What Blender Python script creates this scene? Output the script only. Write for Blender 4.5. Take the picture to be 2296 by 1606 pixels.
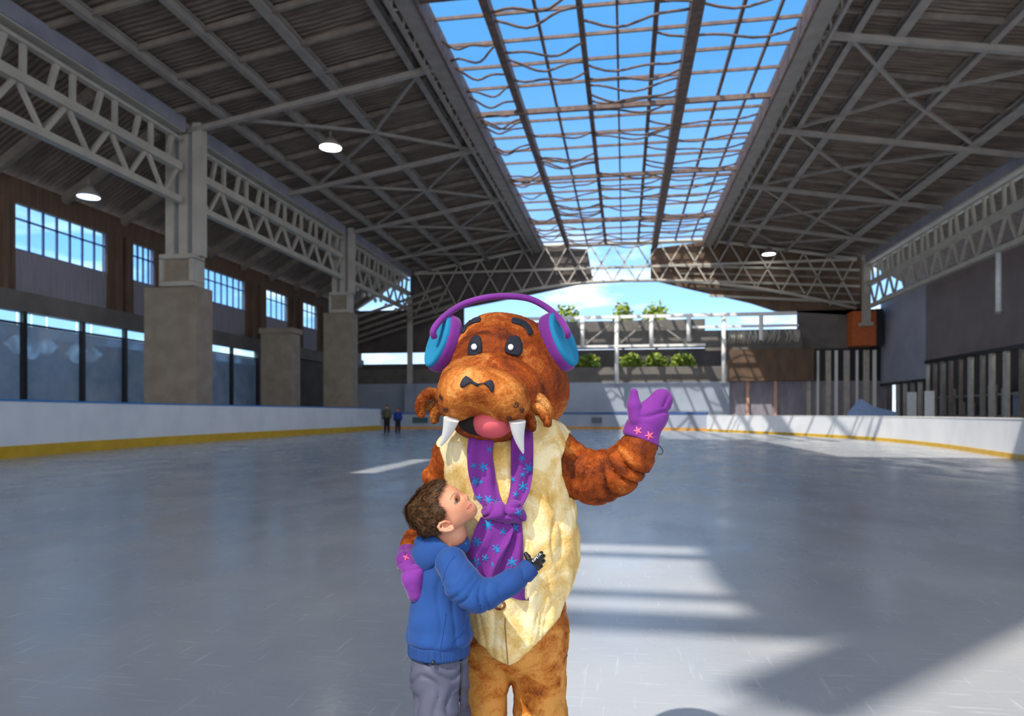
import bpy, bmesh, math, random
import numpy as np
from mathutils import Vector, Matrix, geometry
from mathutils.bvhtree import BVHTree

for o in list(bpy.data.objects):
    bpy.data.objects.remove(o)
C = bpy.context.scene.collection
scene = bpy.context.scene

# ------------------------------------------------------------------ camera
FPX, CAM_H, HOR = 1560.0, 1.4, 927.0
TH = math.atan(252 / FPX)
cam_d = bpy.data.cameras.new('camera')
cam = bpy.data.objects.new('camera', cam_d)
C.objects.link(cam)
cam_d.sensor_width = 36
cam_d.lens = 36 * FPX / 2296
cam_d.shift_y = (HOR - 803) / 2296
cam.location = (0, 0, CAM_H)
cam.rotation_euler = (math.pi / 2, 0, TH)
cam_d.clip_end = 500
cam_d.dof.use_dof = True
cam_d.dof.focus_distance = 1.93
cam_d.dof.aperture_fstop = 4.0
scene.camera = cam

# ------------------------------------------------------------------ world, sun, exposure
w = bpy.data.worlds.new('sky')
scene.world = w
w.use_nodes = True
nt = w.node_tree
nt.nodes.clear()
out = nt.nodes.new('ShaderNodeOutputWorld')
bg = nt.nodes.new('ShaderNodeBackground')
tc = nt.nodes.new('ShaderNodeTexCoord')
sx = nt.nodes.new('ShaderNodeSeparateXYZ')
rmp = nt.nodes.new('ShaderNodeValToRGB')
nz = nt.nodes.new('ShaderNodeTexNoise')
nz.inputs['Scale'].default_value = 6
nz.inputs['Detail'].default_value = 6
mp = nt.nodes.new('ShaderNodeMapping')
mp.inputs['Scale'].default_value = (1, 1, 4)
cr = nt.nodes.new('ShaderNodeValToRGB')
mx = nt.nodes.new('ShaderNodeMix')
mx.data_type = 'RGBA'
L = nt.links.new
L(tc.outputs['Generated'], sx.inputs[0])
L(sx.outputs['Z'], rmp.inputs[0])
e = rmp.color_ramp.elements
e[0].position = 0.0
e[0].color = (0.5, 0.63, 0.8, 1)
e[1].position = 0.45
e[1].color = (0.065, 0.225, 0.48, 1)
n_ = e.new(0.16)
n_.color = (0.22, 0.43, 0.76, 1)
L(tc.outputs['Generated'], mp.inputs[0])
L(mp.outputs[0], nz.inputs['Vector'])
L(nz.outputs['Fac'], cr.inputs[0])
cr.color_ramp.elements[0].position = 0.5
cr.color_ramp.elements[0].color = (0, 0, 0, 1)
cr.color_ramp.elements[1].position = 0.68
cr.color_ramp.elements[1].color = (1, 1, 1, 1)
mr = nt.nodes.new('ShaderNodeMapRange')      # clouds only low over the horizon
mr.inputs['From Min'].default_value = 0.30
mr.inputs['From Max'].default_value = 0.12
L(sx.outputs['Z'], mr.inputs['Value'])
mu = nt.nodes.new('ShaderNodeMath')
mu.operation = 'MULTIPLY'
L(mr.outputs[0], mu.inputs[0])
L(cr.outputs[0], mu.inputs[1])
L(mu.outputs[0], mx.inputs[0])
L(rmp.outputs[0], mx.inputs[6])
mx.inputs[7].default_value = (1.0, 1.05, 1.1, 1)
# bright hazy sky on the side the sun stands
hz = nt.nodes.new('ShaderNodeMapRange')
hz.inputs['From Min'].default_value = 0.1
hz.inputs['From Max'].default_value = -0.6
L(sx.outputs['Y'], hz.inputs['Value'])
mh = nt.nodes.new('ShaderNodeMix')
mh.data_type = 'RGBA'
L(hz.outputs[0], mh.inputs[0])
L(mx.outputs[2], mh.inputs[6])
mh.inputs[7].default_value = (0.84, 0.88, 0.95, 1)
L(mh.outputs[2], bg.inputs[0])
bg.inputs[1].default_value = 1.7
L(bg.outputs[0], out.inputs[0])

sun_d = bpy.data.lights.new('sun', 'SUN')
sun = bpy.data.objects.new('sun', sun_d)
C.objects.link(sun)
SUN = Vector((-0.42, -0.70, 1.0))
sun.rotation_euler = SUN.to_track_quat('Z', 'Y').to_euler()
sun.location = (-20, -30, 50)
sun_d.energy = 3.8
sun_d.angle = math.radians(0.6)
sun_d.color = (1.0, 0.93, 0.82)

vs = scene.view_settings
vs.view_transform = 'Standard'
vs.look = 'None'
vs.gamma = 1
vs.use_curve_mapping = False
vs.exposure = 0.42

# ------------------------------------------------------------------ helpers
def lin(c):
    return tuple(((x / 255) / 12.92 if x / 255 <= 0.04045 else ((x / 255 + 0.055) / 1.055) ** 2.4) for x in c) + (1,)

def mat(name, c1, c2=None, rough=0.6, metal=0.0, scale=5.0, stretch=(1, 1, 1), bump=0.0, bscale=None,
        lo=0.35, hi=0.65, spec=0.5, detail=5, sheen=0, coat=0, kind=None, transmission=0):
    m = bpy.data.materials.new(name)
    m.use_nodes = True
    t = m.node_tree
    b = t.nodes['Principled BSDF']
    b.inputs['Roughness'].default_value = rough
    b.inputs['Metallic'].default_value = metal
    b.inputs['Specular IOR Level'].default_value = spec
    if sheen:
        b.inputs['Sheen Weight'].default_value = sheen
        b.inputs['Sheen Roughness'].default_value = 0.4
    if coat:
        b.inputs['Coat Weight'].default_value = coat
    co = t.nodes.new('ShaderNodeTexCoord')
    mpn = t.nodes.new('ShaderNodeMapping')
    mpn.inputs['Scale'].default_value = stretch
    t.links.new(co.outputs['Object'], mpn.inputs[0])
    n = t.nodes.new('ShaderNodeTexNoise')
    n.inputs['Scale'].default_value = scale
    n.inputs['Detail'].default_value = detail
    t.links.new(mpn.outputs[0], n.inputs['Vector'])
    r = t.nodes.new('ShaderNodeValToRGB')
    r.color_ramp.elements[0].position = lo
    r.color_ramp.elements[1].position = hi
    r.color_ramp.elements[0].color = lin(c1)
    r.color_ramp.elements[1].color = lin(c2 or tuple(min(255, x * 1.06) for x in c1))
    t.links.new(n.outputs['Fac'], r.inputs[0])
    t.links.new(r.outputs[0], b.inputs['Base Color'])
    if bump:
        n2 = t.nodes.new('ShaderNodeTexNoise')
        n2.inputs['Scale'].default_value = bscale or scale * 4
        n2.inputs['Detail'].default_value = 4
        t.links.new(mpn.outputs[0], n2.inputs['Vector'])
        bp = t.nodes.new('ShaderNodeBump')
        bp.inputs['Strength'].default_value = bump
        bp.inputs['Distance'].default_value = 0.01
        t.links.new(n2.outputs['Fac'], bp.inputs['Height'])
        t.links.new(bp.outputs[0], b.inputs['Normal'])
    return m

class MB:
    """collects shapes and links them as ONE mesh object"""
    def __init__(s):
        s.v = []
        s.f = []
        s.m = []
        s.sm = []
    def add(s, vs_, fs, mi=0, smooth=False):
        k = len(s.v)
        s.v += [tuple(p) for p in vs_]
        s.f += [tuple(i + k for i in f) for f in fs]
        s.m += [mi] * len(fs)
        s.sm += [smooth] * len(fs)
        return s
    def box(s, lo, hi, mi=0):
        (x0, y0, z0), (x1, y1, z1) = lo, hi
        v = [(x0, y0, z0), (x1, y0, z0), (x1, y1, z0), (x0, y1, z0), (x0, y0, z1), (x1, y0, z1), (x1, y1, z1), (x0, y1, z1)]
        return s.add(v, [(0, 3, 2, 1), (4, 5, 6, 7), (0, 1, 5, 4), (1, 2, 6, 5), (2, 3, 7, 6), (3, 0, 4, 7)], mi)
    def bar(s, a, b, wd, ht, mi=0, up=(0, 0, 1)):
        a, b = Vector(a), Vector(b)
        d = (b - a).normalized()
        u = Vector(up)
        if abs(d.dot(u)) > 0.98:
            u = Vector((0, 1, 0))
        sd = d.cross(u).normalized()
        u = sd.cross(d).normalized()
        v = []
        for p in (a, b):
            for i, j in ((-1, -1), (1, -1), (1, 1), (-1, 1)):
                v.append(p + sd * (i * wd / 2) + u * (j * ht / 2))
        return s.add(v, [(0, 1, 2, 3), (7, 6, 5, 4), (0, 4, 5, 1), (1, 5, 6, 2), (2, 6, 7, 3), (3, 7, 4, 0)], mi)
    def ibeam(s, a, b, wd, ht, t=None, mi=0):
        a, b = Vector(a), Vector(b)
        t = t or ht * 0.12
        z = Vector((0, 0, 1))
        s.bar(a + z * (ht / 2 - t / 2), b + z * (ht / 2 - t / 2), wd, t, mi)
        s.bar(a - z * (ht / 2 - t / 2), b - z * (ht / 2 - t / 2), wd, t, mi)
        s.bar(a, b, wd * 0.15, ht - 2 * t, mi)
        return s
    def tube(s, pts, rad, seg=12, mi=0, smooth=True, flat=1.0, up=(0, 0, 1), cap=True):
        pts = [Vector(p) for p in pts]
        n = len(pts)
        if not hasattr(rad, '__len__'):
            rad = [rad] * n
        v = []
        fs = []
        prev = None
        for i in range(n):
            d = (pts[min(i + 1, n - 1)] - pts[max(i - 1, 0)]).normalized()
            if prev is None:
                u = Vector(up)
                if abs(d.dot(u)) > 0.95:
                    u = Vector((0, 1, 0))
                sd = d.cross(u).normalized()
            else:
                sd = (prev - d * prev.dot(d)).normalized()
            prev = sd
            u = sd.cross(d)
            for k in range(seg):
                a = 2 * math.pi * k / seg
                v.append(pts[i] + sd * math.cos(a) * rad[i] + u * math.sin(a) * rad[i] * flat)
        for i in range(n - 1):
            for k in range(seg):
                k2 = (k + 1) % seg
                fs.append((i * seg + k, i * seg + k2, (i + 1) * seg + k2, (i + 1) * seg + k))
        if cap:
            fs.append(tuple(range(seg - 1, -1, -1)))
            fs.append(tuple(range((n - 1) * seg, n * seg)))
        return s.add(v, fs, mi, smooth)
    def ell(s, c, r, seg=20, rings=12, mi=0, rot=None):
        v = []
        fs = []
        for i in range(rings + 1):
            ph = math.pi * i / rings
            for k in range(seg):
                a = 2 * math.pi * k / seg
                p = Vector((r[0] * math.sin(ph) * math.cos(a), r[1] * math.sin(ph) * math.sin(a), r[2] * math.cos(ph)))
                if rot:
                    p = rot @ p
                v.append(Vector(c) + p)
        for i in range(rings):
            for k in range(seg):
                k2 = (k + 1) % seg
                fs.append((i * seg + k, (i + 1) * seg + k, (i + 1) * seg + k2, i * seg + k2))
        return s.add(v, fs, mi, True)
    def build(s, name, mats, parent=None, inv=None):
        me = bpy.data.meshes.new(name)
        v = s.v
        if parent is not None:
            if inv is None:
                inv = parent.matrix_basis.inverted() if parent.parent is None else (parent.parent.matrix_basis @ parent.matrix_basis).inverted()
            v = [inv @ Vector(p) for p in v]
        me.from_pydata(v, [], s.f)
        if not isinstance(mats, (list, tuple)):
            mats = [mats]
        for m in mats:
            me.materials.append(m)
        me.polygons.foreach_set('material_index', s.m)
        me.polygons.foreach_set('use_smooth', s.sm)
        me.update()
        o = bpy.data.objects.new(name, me)
        C.objects.link(o)
        if parent is not None:
            o.parent = parent
        return o

def tag(o, label=None, cat=None, group=None, kind=None):
    if label:
        o['label'] = label
    if cat:
        o['category'] = cat
    if group:
        o['group'] = group
    if kind:
        o['kind'] = kind
    return o

def empty(name, loc, rz=0.0):
    o = bpy.data.objects.new(name, None)
    C.objects.link(o)
    o.location = loc
    o.rotation_euler = (0, 0, rz)
    o.matrix_basis = Matrix.Translation(Vector(loc)) @ Matrix.Rotation(rz, 4, 'Z')
    return o

def copy_tree(o, parent=None):
    c = o.copy()
    C.objects.link(c)
    c.parent = parent
    for ch in list(o.children):
        copy_tree(ch, c)
    return c

def struct(mb, name, m):
    return tag(mb.build(name, m), kind='structure')

# ------------------------------------------------------------------ materials of the rink
def ice_material():
    m = bpy.data.materials.new('ice')
    m.use_nodes = True
    t = m.node_tree
    b = t.nodes['Principled BSDF']
    co = t.nodes.new('ShaderNodeTexCoord')
    def noise(scale, det, st=(1, 1, 1), rot=0):
        mm = t.nodes.new('ShaderNodeMapping')
        mm.inputs['Scale'].default_value = st
        mm.inputs['Rotation'].default_value = (0, 0, rot)
        t.links.new(co.outputs['Object'], mm.inputs[0])
        n = t.nodes.new('ShaderNodeTexNoise')
        n.inputs['Scale'].default_value = scale
        n.inputs['Detail'].default_value = det
        t.links.new(mm.outputs[0], n.inputs['Vector'])
        return n
    def ramp(src, p0, c0, p1, c1):
        r = t.nodes.new('ShaderNodeValToRGB')
        r.color_ramp.elements[0].position = p0
        r.color_ramp.elements[0].color = c0
        r.color_ramp.elements[1].position = p1
        r.color_ramp.elements[1].color = c1
        t.links.new(src, r.inputs[0])
        return r
    big = noise(0.5, 6)
    col = ramp(big.outputs['Fac'], 0.3, lin((162, 168, 177)), 0.7, lin((188, 189, 191)))
    scr = noise(3.0, 8, (1.0, 14, 1), 0.5)
    scr2 = noise(2.4, 8, (12, 1.0, 1), 0.35)
    a = ramp(scr.outputs['Fac'], 0.60, (0, 0, 0, 1), 0.72, (1, 1, 1, 1))
    a2 = ramp(scr2.outputs['Fac'], 0.62, (0, 0, 0, 1), 0.74, (1, 1, 1, 1))
    ad = t.nodes.new('ShaderNodeMath')
    ad.operation = 'MAXIMUM'
    t.links.new(a.outputs[0], ad.inputs[0])
    t.links.new(a2.outputs[0], ad.inputs[1])
    mul = t.nodes.new('ShaderNodeMath')
    mul.operation = 'MULTIPLY'
    mul.inputs[1].default_value = 0.45
    t.links.new(ad.outputs[0], mul.inputs[0])
    mixc = t.nodes.new('ShaderNodeMix')
    mixc.data_type = 'RGBA'
    t.links.new(mul.outputs[0], mixc.inputs[0])
    t.links.new(col.outputs[0], mixc.inputs[6])
    mixc.inputs[7].default_value = lin((214, 216, 220))
    t.links.new(mixc.outputs[2], b.inputs['Base Color'])
    med = noise(1.3, 5, (1, 0.5, 1))
    ro = ramp(med.outputs['Fac'], 0.35, (0.16, 0.16, 0.16, 1), 0.7, (0.34, 0.34, 0.34, 1))
    t.links.new(ro.outputs[0], b.inputs['Roughness'])
    b.inputs['Specular IOR Level'].default_value = 0.75
    bp = t.nodes.new('ShaderNodeBump')
    bp.inputs['Strength'].default_value = 0.12
    bp.inputs['Distance'].default_value = 0.01
    fine = noise(22, 6, (1, 1, 1))
    t.links.new(fine.outputs['Fac'], bp.inputs['Height'])
    t.links.new(bp.outputs[0], b.inputs['Normal'])
    return m

def deck_material():
    m = mat('roof_deck', (106, 90, 78), (134, 116, 100), rough=0.75, scale=0.8, stretch=(1, 3, 1))
    t = m.node_tree
    b = t.nodes['Principled BSDF']
    co = t.nodes.new('ShaderNodeTexCoord')
    wv = t.nodes.new('ShaderNodeTexWave')
    wv.bands_direction = 'Y'
    wv.inputs['Scale'].default_value = 1.1
    wv.inputs['Distortion'].default_value = 3.0
    t.links.new(co.outputs['Object'], wv.inputs['Vector'])
    bp = t.nodes.new('ShaderNodeBump')
    bp.inputs['Strength'].default_value = 0.8
    bp.inputs['Distance'].default_value = 0.12
    t.links.new(wv.outputs['Fac'], bp.inputs['Height'])
    t.links.new(bp.outputs[0], b.inputs['Normal'])
    return m

def pane_material(name, tint, alpha, rough=0.05, base=(120, 140, 160)):
    m = bpy.data.materials.new(name)
    m.use_nodes = True
    t = m.node_tree
    b = t.nodes['Principled BSDF']
    b.inputs['Base Color'].default_value = lin(base)
    b.inputs['Roughness'].default_value = rough
    tr = t.nodes.new('ShaderNodeBsdfTransparent')
    tr.inputs[0].default_value = tint
    ms = t.nodes.new('ShaderNodeMixShader')
    co = t.nodes.new('ShaderNodeTexCoord')
    n = t.nodes.new('ShaderNodeTexNoise')
    n.inputs['Scale'].default_value = 0.7
    n.inputs['Detail'].default_value = 4
    t.links.new(co.outputs['Object'], n.inputs['Vector'])
    r = t.nodes.new('ShaderNodeMapRange')
    r.inputs['From Min'].default_value = 0.3
    r.inputs['From Max'].default_value = 0.7
    r.inputs['To Min'].default_value = alpha * 0.7
    r.inputs['To Max'].default_value = min(1, alpha * 1.3)
    t.links.new(n.outputs['Fac'], r.inputs['Value'])
    t.links.new(r.outputs[0], ms.inputs[0])
    t.links.new(tr.outputs[0], ms.inputs[1])
    t.links.new(b.outputs[0], ms.inputs[2])
    t.links.new(ms.outputs[0], t.nodes['Material Output'].inputs[0])
    return m

def emit_material(name, col, st):
    m = bpy.data.materials.new(name)
    m.use_nodes = True
    b = m.node_tree.nodes['Principled BSDF']
    b.inputs['Base Color'].default_value = (0.8, 0.8, 0.8, 1)
    b.inputs['Emission Color'].default_value = col
    b.inputs['Emission Strength'].default_value = st
    return m

M_ice = ice_material()
M_deck = deck_material()
M_steel = mat('grey_steel', (142, 134, 128), (158, 150, 142), rough=0.6, scale=1.5, bump=0.1)
M_steel_dark = mat('purlin_steel', (122, 110, 100), (142, 130, 118), rough=0.65, scale=2)
M_rust = mat('skylight_steel', (92, 76, 70), (122, 98, 86), rough=0.7, scale=3)
M_truss = mat('truss_paint', (172, 166, 154), (190, 182, 168), rough=0.6, scale=1.2)
M_fascia = mat('truss_fascia', (128, 130, 142), (150, 150, 160), rough=0.5, scale=0.7)
M_pier = mat('pier_concrete', (142, 128, 112), (158, 144, 128), rough=0.85, scale=1.5, bump=0.2)
M_white = mat('board_white', (226, 228, 232), (238, 239, 241), rough=0.35, scale=0.8)
M_yellow = mat('kick_plate_yellow', (206, 160, 10), (222, 178, 24), rough=0.4, scale=2)
M_orange = mat('kick_plate_orange', (196, 138, 60), (206, 150, 70), rough=0.5, scale=2)
M_blue = mat('cap_blue', (30, 120, 190), (40, 134, 205), rough=0.4)
M_bluedk = mat('cap_dark_blue', (60, 84, 140), (72, 96, 150), rough=0.4)
M_brown = mat('brown_cladding', (88, 70, 58), (118, 92, 72), rough=0.8, scale=1.4, stretch=(1, 6, 0.4), lo=0.3, hi=0.7)
M_greyclad = mat('grey_cladding', (132, 127, 138), (154, 148, 156), rough=0.7, scale=2, stretch=(1, 8, 0.3))
M_band = mat('grey_band', (106, 100, 96), (120, 114, 108), rough=0.8, scale=1)
M_black = mat('black_frame', (22, 22, 26), (32, 32, 36), rough=0.4)
M_dark = mat('dark_wall', (84, 76, 74), (100, 90, 86), rough=0.85, scale=0.7)
M_darkpanel = mat('dark_panel', (124, 111, 110), (136, 122, 120), rough=0.8, scale=0.5)
M_bluegrey = mat('blue_grey_wall', (152, 155, 168), (166, 168, 180), rough=0.7, scale=0.5)
M_endwall = mat('end_wall', (150, 158, 174), (168, 176, 190), rough=0.7, scale=0.4)
M_whitepaint = mat('white_rail_paint', (240, 238, 232), (248, 245, 238), rough=0.5)
M_orangebox = mat('orange_paint', (190, 92, 34), (204, 104, 44), rough=0.5)
M_pale = mat('pale_column', (182, 176, 164), (204, 196, 182), rough=0.7, scale=2)
M_glass_left = pane_material('screen_glass', (0.5, 0.62, 0.72, 1), 0.75, 0.12, (160, 182, 206))
M_glass_sky = pane_material('roof_glazing', (0.97, 0.985, 1.0, 1), 0.04, 0.1, (110, 130, 160))
M_win = pane_material('window_glass', (0.85, 0.97, 1.0, 1), 0.08, 0.05, (110, 170, 210))
M_lamp = emit_material('lamp_diffuser', (1.0, 0.97, 0.92, 1), 9)
M_lamp_blue = emit_material('daylight_diffuser', (0.6, 0.78, 1.0, 1), 2.2)
M_tube = mat('tube_white', (222, 226, 228), (236, 240, 240), rough=0.4)
# ------------------------------------------------------------------ floor, roof, walls
mb = MB()
mb.box((-45, -30, -0.2), (45, 110, 0.0))
struct(mb, 'floor', M_ice)

SKX0, SKX1 = -7.95, 7.35          # the roof light runs between these
def zr(x):                        # underside of the roof
    a = abs(x)
    return 18.1 if a < 8.0 else 18.1 - (a - 8.0) * (2.3 / 13.4)

def deck(mb, x0, x1, y0, y1, t=0.12):
    z0, z1 = zr(x0), zr(x1)
    v = [(x0, y0, z0), (x1, y0, z1), (x1, y1, z1), (x0, y1, z0)]
    v += [(a, b, c + t) for a, b, c in v]
    mb.add(v, [(0, 3, 2, 1), (4, 5, 6, 7), (0, 1, 5, 4), (1, 2, 6, 5), (2, 3, 7, 6), (3, 0, 4, 7)])

# left and right slopes of the hall; unseen gaps near the camera are shaped to let sun in
mb = MB()
deck(mb, -22.0, SKX0, 8.4, 69)
deck(mb, -22.0, -13.6, 3.4, 8.4)  # narrow slit left between sheets to drop a sliver of sun on the ice
deck(mb, -13.0, SKX0, 3.4, 8.4)
deck(mb, -22.0, SKX0, -5.2, 3.4)
deck(mb, -22.0, -8.45, -22, -5.2)  # edge drawn back out of view so sun reaches the figures
struct(mb, 'ceiling', M_deck)
mb = MB()
deck(mb, SKX1, 22.0, -5.6, 69)
deck(mb, 13.5, 22.0, -22, -5.6)
struct(mb, 'ceiling', M_deck)
# centre strip before the roof light begins: closed deck, left open out of view so sun reaches the near ice
mb = MB()
deck(mb, SKX0, SKX1, -5.2, 11.0)
deck(mb, SKX0, -0.8, 11.0, 26.0)  # rest of this strip left open to sun the right-hand ice and boards
struct(mb, 'ceiling', M_deck)
# aisle ceilings beyond the trusses
mb = MB()
for s_ in (-1, 1):
    v = [(s_ * 21.9, -8, 15.5), (s_ * 27.7, -8, 12.0), (s_ * 27.7, 69, 12.0), (s_ * 21.9, 69, 15.5)]
    v += [(a, b, c + 0.12) for a, b, c in v]
    mb.add(v, [(0, 3, 2, 1), (4, 5, 6, 7), (0, 1, 5, 4), (1, 2, 6, 5), (2, 3, 7, 6), (3, 0, 4, 7)])
struct(mb, 'ceiling', M_deck)

def thing_bar(name, a, b, wd, ht, m, label, cat, group=None, I=True):
    mb = MB()
    if I:
        mb.ibeam(a, b, wd, ht)
    else:
        mb.bar(a, b, wd, ht)
    o = mb.build(name, m)
    return tag(o, label, cat, group)

# long roof girders
for side, xs in ((-1, (19.2, 16.3, 13.5, 9.7)), (1, (18.6, 14.8, 11.3, 9.6))):
    for k, x in enumerate(xs):
        sd = 'left' if side < 0 else 'right'
        z = zr(x) - 0.32
        nm = ('nearest the truss', 'second out from the truss', 'third out from the truss', 'nearest the roof light')[k]
        wd = {(-1, 2): 0.42, (-1, 3): 0.3, (1, 0): 0.65, (1, 2): 0.42}.get((side, k), 0.28)
        thing_bar('roof_girder', (side * x, 14, z), (side * x, 68.5, z), wd, 0.4, M_steel,
                  'long grey steel girder under the %s roof slope, the one %s' % (sd, nm), 'girder')
# roof light edge beams with lattice
for side in (-1, 1):
    x = side * 8.35 if side < 0 else 7.8
    bx = -7.97 if side < 0 else 7.38
    sd = 'left' if side < 0 else 'right'
    root = empty('edge_girder', (x, 20, 17.2))
    tag(root, 'deep grey girder along the %s edge of the blue roof light' % sd, 'girder')
    mb = MB(); mb.bar((x, 20, 17.6), (x, 68.5, 17.6), 0.8, 0.7); mb.build('web_plate', M_steel, root)
    mb = MB(); mb.bar((bx, 20, 17.7), (bx, 68.5, 17.7), 0.12, 1.0); mb.build('brown_fascia', M_rust, root)
    mb = MB(); mb.bar(((side * 8.95 - (0.5 if side > 0 else 0)), 20, 17.1), ((side * 8.95 - (0.5 if side > 0 else 0)), 68.5, 17.1), 0.16, 0.16); mb.build('lower_chord', M_steel, root)
    for i in range(32):
        y = 20 + i * 1.5
        mb = MB(); mb.bar(((side * 8.95 - (0.5 if side > 0 else 0)), y, 17.1), ((side * 8.7 - (0.5 if side > 0 else 0)), y + 0.75, 17.55), 0.09, 0.09)
        mb.bar(((side * 8.7 - (0.5 if side > 0 else 0)), y + 0.75, 17.55), ((side * 8.95 - (0.5 if side > 0 else 0)), y + 1.5, 17.1), 0.09, 0.09)
        mb.build('lacing_bar', M_steel, root)
ordn = ['first', 'second', 'third', 'fourth', 'fifth', 'sixth', 'seventh', 'eighth', 'ninth', 'tenth', 'eleventh', 'twelfth',
        'thirteenth', 'fourteenth', 'fifteenth', 'sixteenth', 'seventeenth', 'eighteenth', 'nineteenth', 'twentieth', 'twenty-first', 'twenty-second']
# tie beams across the slopes, at each bay
rnd = random.Random(4)
for side in (-1, 1):
    sd = 'left' if side < 0 else 'right'
    for k, y in enumerate((31.2, 41.2, 50.9, 60.5)):
        a = (side * 8.2, y, zr(8.2) - 0.62)
        b = (side * 21.4, y, zr(21.4) - 0.62)
        thing_bar('tie_beam', a, b, 0.26, 0.24, M_steel, 'pale grey tie beam across the %s roof slope, %s one from the camera' % (sd, ordn[k]), 'beam', I=False)
    # thin purlins, about two metres apart
    k = 0
    y = 20.2
    while y < 68:
        if min(abs(y - q) for q in (31.2, 41.2, 50.9, 60.5)) > 0.9:
            a = (side * 8.4, y, zr(8.4) - 0.16)
            b = (side * 21.6, y, zr(21.6) - 0.16)
            thing_bar('purlin', a, b, 0.16, 0.22, M_steel_dark, 'thin brown-grey purlin under the %s roof slope, %s from the camera' % (sd, ordn[min(k, 21)]),
                      'purlin', 'purlins under the %s roof slope' % sd, I=False)
            k += 1
        y += 2.45
    # diagonal braces between girders
    xs = (9.3, 13.4, 18.9)
    k = 0
    for j, y in enumerate((31.2, 36.2, 41.2, 46.0, 50.9, 55.7, 60.5)):
        for q in range(2):
            x0, x1 = (xs[q], xs[q + 1])
            if (j + q) % 2:
                x0, x1 = x1, x0
            a = (side * x0, y, zr(x0) - 0.5)
            b = (side * x1, min(y + 4.9, 66), zr(x1) - 0.5)
            thing_bar('diagonal_brace', a, b, 0.15, 0.15, M_steel, 'slanting grey brace of the %s roof, bay %s, %s row' % (sd, ordn[j], ordn[q]),
                      'brace', 'diagonal braces of the %s roof slope' % sd, I=False)

# roof light: glazing bars and panes
for k, (x, wd, ht) in enumerate(((-5.5, 0.34, 0.5), (-3.6, 0.12, 0.2), (-1.8, 0.24, 0.3), (-0.3, 0.1, 0.2), (1.3, 0.2, 0.3), (2.85, 0.5, 0.8), (4.8, 0.14, 0.2), (6.3, 0.1, 0.2))):
    thing_bar('glazing_beam', (x, 24, 18.1 - ht / 2), (x, 68.5, 18.1 - ht / 2), wd, ht, M_rust,
              'brown steel beam running along the blue roof light, %s from its left edge' % ordn[k], 'beam', I=False)
k = 0
y = 26.3
while y < 68:
    big = (k % 5 == 0)
    thing_bar('glazing_bar', (SKX0, y, 18.0 if not big else 17.6), (SKX1, y, 18.0 if not big else 17.6), 0.2 if big else 0.09, 0.25 if big else 0.14, M_rust,
              'thin brown bar across the blue roof light, %s one from the camera' % ordn[min(k, 21)], 'bar', 'cross bars of the roof light', I=False)
    k += 1
    y += 2.15
# bowed wind ties between the cross bars
rr = random.Random(11)
for i in range(80):
    y = 26.6 + i * 0.52
    x0 = rr.choice((-7.9, -5.5, -1.8, 1.3))
    x1 = {-7.9: -5.5, -5.5: -1.8, -1.8: 2.85, 1.3: 7.2}[x0]
    s0 = rr.uniform(-0.9, 0.9)
    pts = [(x0 + (x1 - x0) * t / 10, y + s0 * t / 10 + 0.25 * math.sin(t * 0.9 + i), 17.75 - 0.35 * math.sin(math.pi * t / 10)) for t in range(11)]
    mb = MB(); mb.tube(pts, 0.055, 6)
    tag(mb.build('cable', M_rust), 'thin sagging dark cable strung across the blue roof light', 'cable', 'cables under the roof light')
mb = MB(); mb.box((SKX0, 25.9, 18.14), (SKX1, 68.6, 18.17))
o = struct(mb, 'window_1', M_glass_sky)

# beams over the open bay above the near ice (they throw the bars of shade on it)
def rp(fx, fy, z=18.0):            # point of the roof whose shade falls on floor point (fx, fy)
    return (fx + SUN.x * z / SUN.z, fy + SUN.y * z / SUN.z, z)
def roof_thing(a, b, wd, lab):
    return thing_bar('roof_brace', rp(*a), rp(*b), wd, 0.1, M_steel, lab, 'brace', I=False)
roof_thing((0.72, 3.5), (6.0, 9.0), 0.62, 'broad diagonal roof brace above the near ice')
roof_thing((-1.2, 1.6), (1.0, 3.8), 0.07, 'thin diagonal tie rod above the near ice')
roof_thing((-9, 4.75), (1.2, 4.75), 0.42, 'wide cross beam above the near ice')
roof_thing((-9, 5.45), (1.6, 5.45), 0.16, 'narrow cross beam above the near ice')
roof_thing((-9, 6.95), (1.4, 6.95), 0.18, 'far cross beam above the near ice')
mb = MB()
pts = [(0.75, 7.4), (0.72, 6.1), (0.85, 5.0), (1.2, 4.5), (3.6, 6.6), (4.6, 7.4)]  # unseen roof sheet, added to cast the broad dark patch on the ice
v = [rp(x, y, 18.05) for x, y in pts]
v += [(a, b, c + 0.1) for a, b, c in v]
n = len(pts)
mb.add(v, [tuple(range(n)), tuple(range(2 * n - 1, n - 1, -1))] + [(i, (i + 1) % n, (i + 1) % n + n, i + n) for i in range(n)])
struct(mb, 'ceiling', M_deck)
# left end of the open bay

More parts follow.
